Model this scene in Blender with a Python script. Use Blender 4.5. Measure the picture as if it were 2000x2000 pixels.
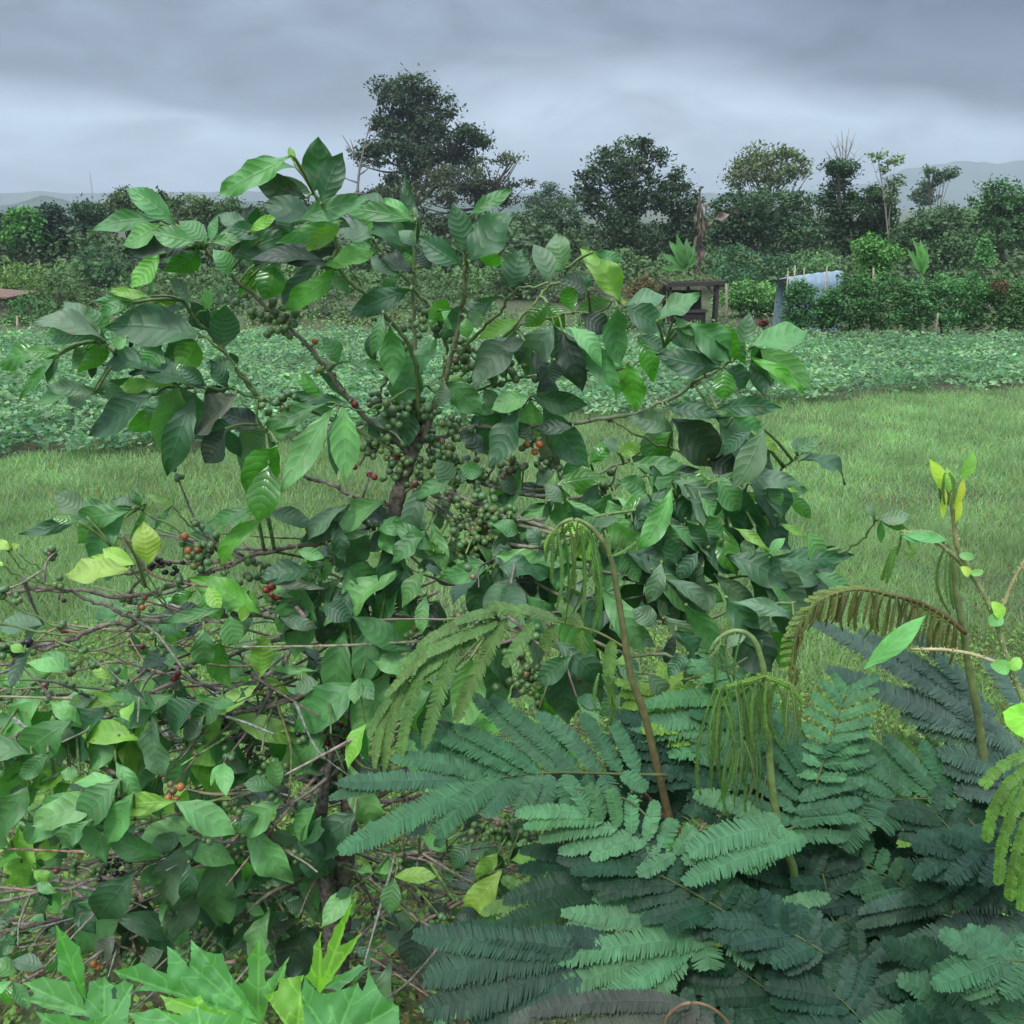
import bpy, math, random
import numpy as np
from mathutils import Vector, Matrix
from mathutils.geometry import delaunay_2d_cdt
random.seed(7); rng = np.random.default_rng(7)
S = bpy.context.scene
for o in list(bpy.data.objects): bpy.data.objects.remove(o)

# ------------------------------------------------------------------ camera
FPX = 1921.0                      # focal length in photo pixels (photo is 2000 wide)
PITCH = math.atan(610 / FPX)      # horizon about 390 px from the top
CAMZ = 2.1
cam = bpy.data.cameras.new('camera'); camo = bpy.data.objects.new('camera', cam)
S.collection.objects.link(camo)
cam.sensor_width = 36; cam.lens = 36 * FPX / 2000
cam.clip_start = 0.05; cam.clip_end = 20000
camo.location = (0, 0, CAMZ); camo.rotation_euler = (math.radians(90) - PITCH, 0, 0)
S.camera = camo
S.render.resolution_x = 1024; S.render.resolution_y = 1024
S.view_settings.view_transform = 'Standard'; S.view_settings.look = 'None'
S.view_settings.exposure = 0.52; S.view_settings.gamma = 1
S.render.engine = 'CYCLES'
S.cycles.max_bounces = 5; S.cycles.diffuse_bounces = 3; S.cycles.glossy_bounces = 2
S.cycles.transmission_bounces = 3; S.cycles.transparent_max_bounces = 4; S.cycles.volume_bounces = 0

# ------------------------------------------------------------------ world: overcast sky
class NT:
    """tiny node helper"""
    def __init__(s, tree): s.t = tree; tree.nodes.clear()
    def n(s, typ, **kw):
        nd = s.t.nodes.new(typ)
        for k, v in kw.items():
            if k.startswith('in_'):
                nd.inputs[int(k[3:]) if k[3:].isdigit() else k[3:]].default_value = v
            else: setattr(nd, k, v)
        return nd
    def l(s, a, b): s.t.links.new(a, b)
    def m(s, op, a, b=None, c=None):
        nd = s.t.nodes.new('ShaderNodeMath'); nd.operation = op
        for i, q in enumerate((a, b, c)):
            if q is None: continue
            if isinstance(q, (int, float)): nd.inputs[i].default_value = q
            else: s.l(q, nd.inputs[i])
        return nd.outputs[0]
    def mr(s, v, a, b, c=0.0, d=1.0, smooth=True):
        nd = s.t.nodes.new('ShaderNodeMapRange')
        if smooth: nd.interpolation_type = 'SMOOTHSTEP'
        s.l(v, nd.inputs[0])
        for i, q in enumerate((a, b, c, d)): nd.inputs[i + 1].default_value = q
        return nd.outputs[0]
    def mix(s, f, a, b, blend='MIX'):
        nd = s.t.nodes.new('ShaderNodeMix'); nd.data_type = 'RGBA'; nd.blend_type = blend
        if isinstance(f, (int, float)): nd.inputs[0].default_value = f
        else: s.l(f, nd.inputs[0])
        for i, q in ((6, a), (7, b)):
            if isinstance(q, (tuple, list)): nd.inputs[i].default_value = (*q[:3], 1)
            else: s.l(q, nd.inputs[i])
        return nd.outputs[2]
    def ramp(s, v, pts):
        nd = s.t.nodes.new('ShaderNodeValToRGB'); s.l(v, nd.inputs[0])
        e = nd.color_ramp.elements
        while len(e) < len(pts): e.new(0.5)
        for q, (p, c) in zip(e, pts):
            q.position = p; q.color = (*(c if isinstance(c, tuple) else (c, c, c)), 1)
        return nd.outputs[0]

SUN_EL, SUN_AZ = 52, 205           # behind-left of the viewer, diffused by cloud
W = bpy.data.worlds.new('World'); S.world = W; W.use_nodes = True
N = NT(W.node_tree)
tc = N.n('ShaderNodeTexCoord'); sp = N.n('ShaderNodeSeparateXYZ'); N.l(tc.outputs['Generated'], sp.inputs[0])
X, Y_, Z = sp.outputs
az = N.m('ARCTAN2', X, Y_); el = Z
cmb = N.n('ShaderNodeCombineXYZ'); N.l(N.m('MULTIPLY', az, 5.0), cmb.inputs[0]); N.l(N.m('MULTIPLY', el, 12.0), cmb.inputs[1])
nz = N.n('ShaderNodeTexNoise', in_Scale=1.6, in_Detail=8.0, in_Roughness=0.55, in_Distortion=0.5); N.l(cmb.outputs[0], nz.inputs['Vector'])
cm2 = N.n('ShaderNodeCombineXYZ'); N.l(N.m('MULTIPLY', az, 2.0), cm2.inputs[0]); N.l(N.m('MULTIPLY', el, 9.0), cm2.inputs[1]); cm2.inputs[2].default_value = 3.3
nz2 = N.n('ShaderNodeTexNoise', in_Scale=1.3, in_Detail=4.0, in_Roughness=0.5); N.l(cm2.outputs[0], nz2.inputs['Vector'])
azn = N.mr(az, -0.6, 0.6, smooth=False)
edge = N.m('MULTIPLY', N.ramp(azn, [(0.05, 0.46), (0.2, 0.43), (0.33, 0.31), (0.42, 0.28), (0.5, 0.48), (0.60, 0.55), (0.72, 0.46), (0.85, 0.34), (0.95, 0.28)]), 0.2)
wob = N.m('MULTIPLY', N.m('SUBTRACT', nz.outputs[0], 0.5), 0.07)
dd = N.m('ADD', N.m('SUBTRACT', el, edge), wob)
darkf = N.mr(dd, -0.016, 0.018)
light = N.mix(N.mr(el, 0.0, 0.07), (.31, .39, .51), (.42, .52, .655))
dark = N.mix(N.mr(el, 0.03, 0.2), (.135, .175, .24), (.185, .232, .308))
dark = N.mix(N.mr(az, -0.05, 0.42), dark, (.10, .128, .195))
c = N.mix(darkf, light, dark)
# paler opening in the middle right
d1 = N.m('ADD', N.m('POWER', N.m('MULTIPLY', N.m('SUBTRACT', az, 0.08), 5.5), 2.0), N.m('POWER', N.m('MULTIPLY', N.m('SUBTRACT', el, 0.085), 22.0), 2.0))
c = N.mix(N.m('MULTIPLY', N.mr(d1, 0.0, 2.0, 1.0, 0.0), 0.55), c, (.42, .50, .61))
c = N.mix(1.0, c, N.ramp(nz.outputs[0], [(0.28, .62), (0.72, 1.33)]), 'MULTIPLY')
c = N.mix(1.0, c, N.ramp(nz2.outputs[0], [(0.3, .90), (0.7, 1.10)]), 'MULTIPLY')
c = N.mix(N.mr(el, .2, .6), c, (.375, .425, .47))
# an overcast sky is brighter towards the zenith
zen = N.mr(el, 0.2, 0.85, 1.0, 3.5)
vs = N.n('ShaderNodeVectorMath', operation='SCALE'); N.l(c, vs.inputs[0]); N.l(zen, vs.inputs['Scale'])
sky = N.n('ShaderNodeTexSky', sky_type='NISHITA', sun_disc=False)
sky.sun_elevation = math.radians(SUN_EL); sky.sun_rotation = math.radians(SUN_AZ)
b1 = N.n('ShaderNodeBackground', in_Strength=0.1); N.l(sky.outputs[0], b1.inputs[0])
b2 = N.n('ShaderNodeBackground', in_Strength=1.0); N.l(vs.outputs[0], b2.inputs[0])
mx = N.n('ShaderNodeMixShader', in_0=0.96); N.l(b1.outputs[0], mx.inputs[1]); N.l(b2.outputs[0], mx.inputs[2])
wo = N.n('ShaderNodeOutputWorld'); N.l(mx.outputs[0], wo.inputs[0])

sun = bpy.data.lights.new('sun', 'SUN'); suno = bpy.data.objects.new('sun', sun); S.collection.objects.link(suno)
sun.energy = 1.5; sun.angle = math.radians(11); sun.color = (1, .97, .92)
_e, _a = math.radians(SUN_EL), math.radians(SUN_AZ)
_d = Vector((math.sin(_a) * math.cos(_e), math.cos(_a) * math.cos(_e), math.sin(_e)))
suno.rotation_euler = (-_d).to_track_quat('-Z', 'Y').to_euler()
suno.location = (0, 0, 30)

# ------------------------------------------------------------------ helpers
K = 2000 / 1932
FW = Vector((0, math.cos(PITCH), -math.sin(PITCH))); UP = Vector((0, math.sin(PITCH), math.cos(PITCH)))
def ray(px, py): return FW + Vector((1, 0, 0)) * ((px - 1000) / FPX) + UP * ((1000 - py) / FPX)
def at(px, py, Y):
    """the point at distance Y (metres along the ground) seen at photo pixel px, py"""
    d = ray(px, py); t = Y / d.y
    return Vector((0, 0, CAMZ)) + d * t
def mpp(py, Y):            # metres per photo pixel there
    return (Y / ray(1000, py).y) / FPX
_TY = [-40, 0, 1.5, 3, 6, 12, 20, 27, 45, 80, 150, 400, 20000]
_TZ = [0.1, 0.0, 0.0, -0.05, -0.35, -0.9, -1.3, -1.6, -1.95, -2.3, -3.2, -8, -12]
def gz(y): return float(np.interp(y, _TY, _TZ))
def ground(px, py):
    d = ray(px, py)
    for Yt in np.geomspace(1.2, 3000, 900):
        z = CAMZ + d.z * Yt / d.y
        if z < gz(Yt): return Vector((d.x * Yt / d.y, Yt, gz(Yt)))
    return at(px, py, 3000)
def reg(ox, oy, sc): return lambda x, y: (ox + x * sc, oy + y * sc)
R4 = reg(150, 250, 700 / 1932); R5 = reg(850, 350, 800 / 1932); R6 = reg(0, 900, 700 / 1932)
R2 = reg(0, 1400, 700 / 1932); R3 = reg(600, 1000, 800 / 1932); R8 = reg(1300, 850, 700 / 1932)
R9 = reg(600, 1450, 750 / 1932); RB = reg(1300, 1400, 700 / 1932); V = reg(0, 0, K)

class G:
    """collects vertices, quads/tris, tint and uv; build() links one mesh object"""
    def __init__(s): s.v = []; s.f = []; s.c = []; s.uv = []; s.n = 0; s.sm = True
    def add(s, v, f, col, uv=None):
        v = np.asarray(v, float).reshape(-1, 3); f = np.asarray(f, int)
        if f.shape[1] == 3: f = np.concatenate([f, -np.ones((len(f), 1), int)], 1)
        ff = np.where(f >= 0, f + s.n, -1)
        s.v.append(v); s.f.append(ff)
        col = np.asarray(col, float)
        if col.ndim == 1: col = np.tile(col[:3], (len(v), 1))
        s.c.append(col); s.uv.append(np.zeros((len(v), 2)) if uv is None else np.asarray(uv, float))
        s.n += len(v)
    def build(s, name, mat, parent=None, smooth=True):
        v = np.concatenate(s.v); f = np.concatenate(s.f); c = np.concatenate(s.c); uv = np.concatenate(s.uv)
        tri = f[:, 3] < 0
        cnt = np.where(tri, 3, 4); mask = f >= 0
        loops = f[mask]
        me = bpy.data.meshes.new(name)
        me.vertices.add(len(v)); me.loops.add(len(loops)); me.polygons.add(len(f))
        if parent is not None:
            v = v - np.array(parent.location if parent.parent is None else parent.parent.location)
        me.vertices.foreach_set('co', v.ravel())
        me.loops.foreach_set('vertex_index', loops.astype(np.int32))
        st = np.concatenate([[0], np.cumsum(cnt)[:-1]])
        me.polygons.foreach_set('loop_start', st.astype(np.int32))
        me.polygons.foreach_set('use_smooth', np.full(len(f), smooth))
        me.update(calc_edges=True)
        ca = me.attributes.new('tint', 'FLOAT_COLOR', 'POINT')
        ca.data.foreach_set('color', np.concatenate([c, np.ones((len(c), 1))], 1).astype(np.float32).ravel())
        ul = me.uv_layers.new(name='UVMap')
        ul.data.foreach_set('uv', uv[loops].astype(np.float32).ravel())
        me.materials.append(mat)
        o = bpy.data.objects.new(name, me); S.collection.objects.link(o)
        if parent is not None: o.parent = parent
        return o
def thing(name, label, cat, loc=(0, 0, 0), group=None):
    o = bpy.data.objects.new(name, None); S.collection.objects.link(o); o.location = loc
    o.empty_display_size = 0.1; tag(o, label, cat, group); return o
def tag(o, label=None, cat=None, group=None, kind=None):
    if label: o['label'] = label
    if cat: o['category'] = cat
    if group: o['group'] = group
    if kind: o['kind'] = kind
    return o

def unit(v): v = np.asarray(v, float); return v / (np.linalg.norm(v) + 1e-12)
def jit(col, a=0.12):
    col = np.array(col[:3], float)
    return np.clip(col * (1 + rng.uniform(-a, a)) * (1 + rng.uniform(-a * .5, a * .5, 3)), 0, 1)

def tube(g, pts, rad, col, k=6, knob=0.0, col2=None):
    pts = np.array([tuple(p) for p in pts], float); n = len(pts)
    if np.isscalar(rad): rad = np.full(n, rad)
    elif len(rad) == 2 and n != 2: rad = np.linspace(rad[0], rad[1], n)
    rad = np.asarray(rad, float)
    tan = np.gradient(pts, axis=0); tan /= (np.linalg.norm(tan, axis=1)[:, None] + 1e-9)
    ref = np.array([0, 0, 1.0]) if abs(tan[0][2]) < .9 else np.array([1.0, 0, 0])
    vs = []; cs = []
    a = np.arange(k) * 2 * math.pi / k
    for i in range(n):
        u = unit(np.cross(tan[i], ref)); w = np.cross(tan[i], u)
        r = rad[i] * (1 + (rng.uniform(-knob, knob) if knob else 0))
        vs.append(pts[i] + r * (np.cos(a)[:, None] * u + np.sin(a)[:, None] * w))
        q = i / (n - 1)
        cc = np.array(col[:3]) if col2 is None else np.array(col[:3]) * (1 - q) + np.array(col2[:3]) * q
        cs.append(np.tile(cc, (k, 1)))
    f = []
    for i in range(n - 1):
        for j in range(k):
            f.append((i * k + j, i * k + (j + 1) % k, (i + 1) * k + (j + 1) % k, (i + 1) * k + j))
    vs.append([pts[0]]); vs.append([pts[-1]]); b = n * k
    cs.append([cs[0][0]]); cs.append([cs[n - 1][0]])
    for j in range(k):
        f.append((b, (j + 1) % k, j, -1)); f.append((b + 1, (n - 1) * k + j, (n - 1) * k + (j + 1) % k, -1))
    g.add(np.concatenate(vs), f, np.concatenate(cs), np.zeros((n * k + 2, 2)))
def smooth_path(pts, per=6):
    """Catmull-Rom through the points"""
    P = [np.array(tuple(p), float) for p in pts]
    if len(P) < 3:
        return [P[0] + (P[-1] - P[0]) * t for t in np.linspace(0, 1, per + 1)]
    P = [2 * P[0] - P[1]] + P + [2 * P[-1] - P[-2]]
    out = []
    for i in range(1, len(P) - 2):
        for t in np.arange(per) / per:
            a, b, c, d = P[i - 1], P[i], P[i + 1], P[i + 2]
            out.append(.5 * (2 * b + (c - a) * t + (2 * a - 5 * b + 4 * c - d) * t * t + (3 * b - a - 3 * c + d) * t ** 3))
    out.append(P[-2]); return out

# a broad leaf: grid with an elliptic outline, pointed tip, folded midrib, drooping, ruffled edge
NU, NV = 12, 6
_u = np.linspace(0, 1, NU + 1); _v = np.linspace(-1, 1, NV + 1)
_UU, _VV = np.meshgrid(_u, _v, indexing='ij')
_LF = np.array([(i * (NV + 1) + j, i * (NV + 1) + j + 1, (i + 1) * (NV + 1) + j + 1, (i + 1) * (NV + 1) + j) for i in range(NU) for j in range(NV)])
_WP = np.interp(_u, [0, .03, .12, .25, .4, .55, .7, .82, .9, .96, 1], [.02, .06, .32, .70, .95, 1, .84, .54, .27, .10, 0])
def leaf(g, B, T, hw, nrm, col, droop=.12, fold=.25, ruffle=.05, side=0.0, prof=None):
    B = np.array(tuple(B)); T = np.array(tuple(T)); L = np.linalg.norm(T - B)
    x = (T - B) / L; n = np.array(tuple(nrm)); n = unit(n - x * np.dot(n, x)); y = np.cross(n, x)
    p1, p2, fr = rng.uniform(0, 6.28), rng.uniform(0, 6.28), rng.uniform(9, 15)
    w = (_WP if prof is None else prof)[:, None] * hw
    V_ = _VV; U = _UU
    off_n = droop * L * (4 * U * (1 - U)) - droop * .5 * L * U * 0 + np.abs(V_) * w * fold * (1 - .3 * U) * 1.0
    off_n = off_n + ruffle * L * V_ ** 2 * np.sin(U * fr + np.where(V_ > 0, p1, p2)) * .5
    tw = rng.uniform(-.6, .6) * (U - .25)
    off_n = off_n + tw * V_ * w
    off_y = V_ * w * (1 - .03 * np.cos(U * 40)) + side * L * (4 * U * (1 - U))
    P = B + x * (U * L)[..., None] + y * off_y[..., None] + n * off_n[..., None]
    g.add(P.reshape(-1, 3), _LF, col, np.stack([U.ravel() * rng.uniform(.75, 1.2), V_.ravel()], 1))

# icosphere for berries
def ico():
    t = (1 + 5 ** .5) / 2
    v = [(-1, t, 0), (1, t, 0), (-1, -t, 0), (1, -t, 0), (0, -1, t), (0, 1, t), (0, -1, -t), (0, 1, -t), (t, 0, -1), (t, 0, 1), (-t, 0, -1), (-t, 0, 1)]
    v = [unit(q) for q in v]
    f = [(0, 11, 5), (0, 5, 1), (0, 1, 7), (0, 7, 10), (0, 10, 11), (1, 5, 9), (5, 11, 4), (11, 10, 2), (10, 7, 6), (7, 1, 8), (3, 9, 4), (3, 4, 2), (3, 2, 6), (3, 6, 8), (3, 8, 9), (4, 9, 5), (2, 4, 11), (6, 2, 10), (8, 6, 7), (9, 8, 1)]
    for _ in range(2):
        cache = {}; nf = []
        def mid(a, b):
            k = (min(a, b), max(a, b))
            if k not in cache: cache[k] = len(v); v.append(unit(v[a] + v[b]))
            return cache[k]
        for a, b, c in f:
            x, y, z = mid(a, b), mid(b, c), mid(c, a)
            nf += [(a, x, z), (b, y, x), (c, z, y), (x, y, z)]
        f = nf
    return np.array(v), np.array(f)
ICV, ICF = ico()
def berry(g, P, r, col, axis=None):
    a = unit(rng.normal(size=3)) if axis is None else unit(axis)
    b = unit(np.cross(a, [.3, .5, .8])); c = np.cross(a, b)
    M = np.stack([b, c, a * 1.15], 0)
    v = (ICV * r) @ M
    top = (ICV[:, 2] > .955)
    cc = np.tile(np.array(col), (len(v), 1)); cc[top] = np.array(col) * .35 + np.array([.02, .015, .01])
    g.add(v + np.array(tuple(P)), ICF, cc)

# ------------------------------------------------------------------ materials
def mat(name):
    m = bpy.data.materials.new(name); m.use_nodes = True; return m, NT(m.node_tree)
def leaf_mat(name, rough=.38, trans=.28, veins=True, spec=.5, nveins=7.5, under_tint=1.35, bump=.26, specks=0.0, tr_tint=(1.1, 1.5, .35), vmix=.17, mott=(.78, 1.2)):
    m, n = mat(name)
    at_ = n.n('ShaderNodeAttribute', attribute_name='tint'); col = at_.outputs['Color']
    tcn = n.n('ShaderNodeTexCoord')
    ns = n.n('ShaderNodeTexNoise', in_Scale=28.0, in_Detail=4.0); n.l(tcn.outputs['Object'], ns.inputs['Vector'])
    col = n.mix(1.0, col, n.ramp(ns.outputs[0], [(.3, mott[0]), (.7, mott[1])]), 'MULTIPLY')
    pb = n.n('ShaderNodeBsdfPrincipled')
    if specks:
        n3 = n.n('ShaderNodeTexNoise', in_Scale=55.0, in_Detail=2.0); n.l(tcn.outputs['Object'], n3.inputs['Vector'])
        col = n.mix(n.mr(n3.outputs[0], .69, .73, 0, specks), col, (.12, .07, .03))
    if veins:
        s2 = n.n('ShaderNodeSeparateXYZ'); n.l(tcn.outputs['UV'], s2.inputs[0])
        u, v = s2.outputs[0], s2.outputs[1]; av = n.m('ABSOLUTE', v)
        s = n.m('SUBTRACT', n.m('ADD', n.m('MULTIPLY', u, nveins), n.m('MULTIPLY', ns.outputs[0], .7)), n.m('MULTIPLY', n.m('POWER', av, 1.6), 1.3))
        tri = n.m('ABSOLUTE', n.m('SINE', n.m('MULTIPLY', s, math.pi)))       # 0 on a vein
        vein = n.m('MAXIMUM', n.mr(tri, 0.0, .26, 1, 0), n.mr(av, .02, .09, 1, 0))
        vein2 = n.m('MULTIPLY', vein, n.mr(av, .75, 1.0, 1, .2))
        col = n.mix(n.m('MULTIPLY', vein2, vmix), col, n.mix(1.0, col, (1.9, 1.7, 1.5), 'MULTIPLY'))
        h = n.m('SUBTRACT', n.m('POWER', tri, .6), n.m('MULTIPLY', n.mr(av, .0, .12, 1, 0), .6))
        bp = n.n('ShaderNodeBump', in_Strength=bump, in_Distance=.004); n.l(h, bp.inputs['Height'])
        n.l(bp.outputs[0], pb.inputs['Normal'])
    geo = n.n('ShaderNodeNewGeometry')
    colb = n.mix(1.0, col, (1.25 * under_tint, 1.15 * under_tint, .9 * under_tint), 'MULTIPLY')  # the underside's own paler leaf colour
    fc = n.mix(geo.outputs['Backfacing'], col, colb)
    n.l(fc, pb.inputs['Base Color'])
    n.l(n.m('ADD', n.m('MULTIPLY', geo.outputs['Backfacing'], .25), n.m('ADD', rough - .08, n.m('MULTIPLY', ns.outputs[0], .16))), pb.inputs['Roughness'])
    pb.inputs['Specular IOR Level'].default_value = spec
    tr = n.n('ShaderNodeBsdfTranslucent'); n.l(n.mix(1.0, col, tuple(2.2 * q for q in tr_tint), 'MULTIPLY'), tr.inputs[0])
    ms = n.n('ShaderNodeMixShader', in_0=trans); n.l(pb.outputs[0], ms.inputs[1]); n.l(tr.outputs[0], ms.inputs[2])
    out = n.n('ShaderNodeOutputMaterial'); n.l(ms.outputs[0], out.inputs[0])
    return m
def tint_mat(name, rough=.6, scale=60.0, spec=.4, bump=.3, var=(.7, 1.3), dist=.004):
    m, n = mat(name)
    at_ = n.n('ShaderNodeAttribute', attribute_name='tint'); tcn = n.n('ShaderNodeTexCoord')
    ns = n.n('ShaderNodeTexNoise', in_Scale=scale, in_Detail=5.0); n.l(tcn.outputs['Object'], ns.inputs['Vector'])
    pb = n.n('ShaderNodeBsdfPrincipled', in_Roughness=rough)
    n.l(n.mix(1.0, at_.outputs['Color'], n.ramp(ns.outputs[0], [(.3, var[0]), (.7, var[1])]), 'MULTIPLY'), pb.inputs['Base Color'])
    pb.inputs['Specular IOR Level'].default_value = spec
    if bump:
        bp = n.n('ShaderNodeBump', in_Strength=bump, in_Distance=dist); n.l(ns.outputs[0], bp.inputs['Height']); n.l(bp.outputs[0], pb.inputs['Normal'])
    out = n.n('ShaderNodeOutputMaterial'); n.l(pb.outputs[0], out.inputs[0])
    return m
M_LEAF = leaf_mat('coffee_leaf', rough=.28, trans=.18, specks=.5, spec=.8)
M_SOFT = leaf_mat('soft_leaf', rough=.55, trans=.3, nveins=6, bump=.2, spec=.35)
M_FERN = leaf_mat('feather_leaf', rough=.5, trans=.2, veins=False, spec=.22)
M_FAR = leaf_mat('distant_foliage', rough=.6, trans=.15, veins=False, spec=.25)
M_GRASS = leaf_mat('grass_blade', rough=.55, trans=.3, veins=False, spec=.3, under_tint=1.0, tr_tint=(1, 1.2, .5))
M_BARK = tint_mat('bark', rough=.85, scale=90, bump=.8, var=(.45, 1.6), dist=.006)
M_STEM = tint_mat('green_stem', rough=.5, scale=70, var=(.7, 1.3))
M_BERRY = tint_mat('berry_skin', rough=.3, scale=50, spec=.5, bump=.05, var=(.75, 1.3))
M_WOOD = tint_mat('weathered_wood', rough=.85, scale=12, bump=.6, dist=.02)

# ------------------------------------------------------------------ ground, hills
def ground_sheet():
    ys = np.concatenate([[-40, -10, -3], np.arange(-1, 6, .12), np.arange(6, 20, .4), np.arange(20, 50, 1.5), np.geomspace(50, 2150, 30)])
    g = G(); xs0 = np.linspace(-1, 1, 81)
    vs = []
    for y in ys:
        half = max(8, 1.2 * abs(y) + 8) if y < 100 else 1.2 * y + 8
        for x in xs0:
            xx = x * half
            z = gz(y) + (.03 * math.sin(xx * 1.3 + y) * math.sin(y * .9) if y < 40 else 0)
            vs.append((xx, y, z))
    n = 81; f = [(i * n + j, i * n + j + 1, (i + 1) * n + j + 1, (i + 1) * n + j) for i in range(len(ys) - 1) for j in range(n - 1)]
    g.add(vs, f, (.1, .1, .05))
    m, nn = mat('ground_soil')
    t = nn.n('ShaderNodeTexCoord')
    a = nn.n('ShaderNodeTexNoise', in_Scale=2.2, in_Detail=8.0); nn.l(t.outputs['Object'], a.inputs['Vector'])
    b = nn.n('ShaderNodeTexNoise', in_Scale=30.0, in_Detail=6.0); nn.l(t.outputs['Object'], b.inputs['Vector'])
    cc = nn.mix(nn.mr(a.outputs[0], .4, .6), (.055, .095, .028), (.07, .06, .03))
    cc = nn.mix(1.0, cc, nn.ramp(b.outputs[0], [(.3, .5), (.7, 1.5)]), 'MULTIPLY')
    p = nn.n('ShaderNodeBsdfPrincipled', in_Roughness=.95); nn.l(cc, p.inputs['Base Color'])
    bp = nn.n('ShaderNodeBump', in_Strength=.8, in_Distance=.03); nn.l(b.outputs[0], bp.inputs['Height']); nn.l(bp.outputs[0], p.inputs['Normal'])
    o = nn.n('ShaderNodeOutputMaterial'); nn.l(p.outputs[0], o.inputs[0])
    tag(g.build('ground', m), kind='structure')
ground_sheet()

def hills(name, prof, Y, col, depth):
    """ridge of real depth: prof = [(v x, v y)] skyline seen at distance Y"""
    g = G(); xs = np.array([p[0] for p in prof]); tops = np.array([p[1] for p in prof])
    X_ = np.linspace(xs[0], xs[-1], 120); T_ = np.interp(X_, xs, tops)
    T_ = T_ + sum(np.sin(X_ * fq + ph) * am for fq, ph, am in ((.05, 1, 1.2), (.13, 2, .8), (.31, 0, .6), (.9, 4, .5)))
    rows = []
    sec = [(-1, 0), (-.7, .25), (-.35, .7), (-.12, .95), (0, 1), (.3, .8), (1, 0)]
    for dy, hh in sec:
        for xv, tv in zip(X_, T_):
            top = at(*V(xv, tv), Y)
            zb = gz(Y) - 5
            rows.append((top.x * (1 + dy * depth / Y), Y + dy * depth, zb + (top.z - zb) * hh))
    n = len(X_); f = [(i * n + j, i * n + j + 1, (i + 1) * n + j + 1, (i + 1) * n + j) for i in range(len(sec) - 1) for j in range(n - 1)]
    g.add(rows, f, col)
    m = tint_mat(name + '_cover', rough=1, scale=.02, spec=.1, bump=0, var=(.6, 1.4))
    tag(g.build('hills', m), kind='structure')
hills('near_hills', [(-500, 400), (-100, 392), (20, 385), (60, 376), (85, 369), (110, 374), (150, 385), (300, 386), (480, 380), (600, 384), (900, 384), (1100, 380)], 800, (.045, .08, .05), 250)
hills('far_hills', [(-900, 372), (-100, 366), (60, 362), (250, 366), (420, 360), (640, 365), (900, 362), (1200, 368), (1500, 362), (2600, 368)], 1750, (.05, .08, .06), 300)
hills('mountain', [(1250, 380), (1500, 362), (1640, 345), (1700, 322), (1800, 304), (1880, 308), (1960, 298), (2200, 285), (2700, 330)], 1900, (.05, .08, .07), 200)

# ------------------------------------------------------------------ haze: one box of even pale air
def haze():
    g = G(); x, y0, y1, z0, z1 = 3000, -80, 2200, -14, HTOP
    v = [(sx * x, yy, zz) for sx in (-1, 1) for yy in (y0, y1) for zz in (z0, z1)]
    g.add(v, [(0, 1, 3, 2), (4, 6, 7, 5), (0, 4, 5, 1), (2, 3, 7, 6), (0, 2, 6, 4), (1, 5, 7, 3)], (1, 1, 1))
    m, n = mat('haze_air'); p = n.n('ShaderNodeVolumePrincipled'); p.inputs['Density'].default_value = HAZE; p.inputs['Color'].default_value = (.82, .92, 1, 1)
    p.inputs['Anisotropy'].default_value = .2
    o = n.n('ShaderNodeOutputMaterial'); n.l(p.outputs[0], o.inputs['Volume'])
    tag(g.build('haze', m, smooth=False), kind='stuff')
HAZE = .0006
HTOP = max((o.matrix_world @ Vector(c)).z for o in bpy.data.objects if o.type == 'MESH' for c in o.bound_box) + 3
print('HTOP', HTOP)
haze()
# ------------------------------------------------------------------ grass and crop (nobody could count them)
def boundary_x2y(px):                       # photo row of the grass / crop border
    return np.interp(px, [-600, 0, 300, 700, 1100, 1500, 2000, 2600], [925, 905, 895, 862, 830, 795, 762, 735])
_bp = [ground(px, boundary_x2y(px)) for px in range(-600, 2601, 200)]
_bX = np.array([p.x for p in _bp]); _bY = np.array([p.y for p in _bp])
def border(x): return np.interp(x, _bX, _bY) + .25 * np.sin(x * 2.1) + .15 * np.sin(x * 5.3)
_gzv = lambda y: np.interp(y, _TY, _TZ)
def hump(x, y): return .5 + .5 * np.sin(x * 1.7 + 1.3 * np.sin(y * .9)) * np.sin(y * 1.3 + 1.1 * np.sin(x * .8))

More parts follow.
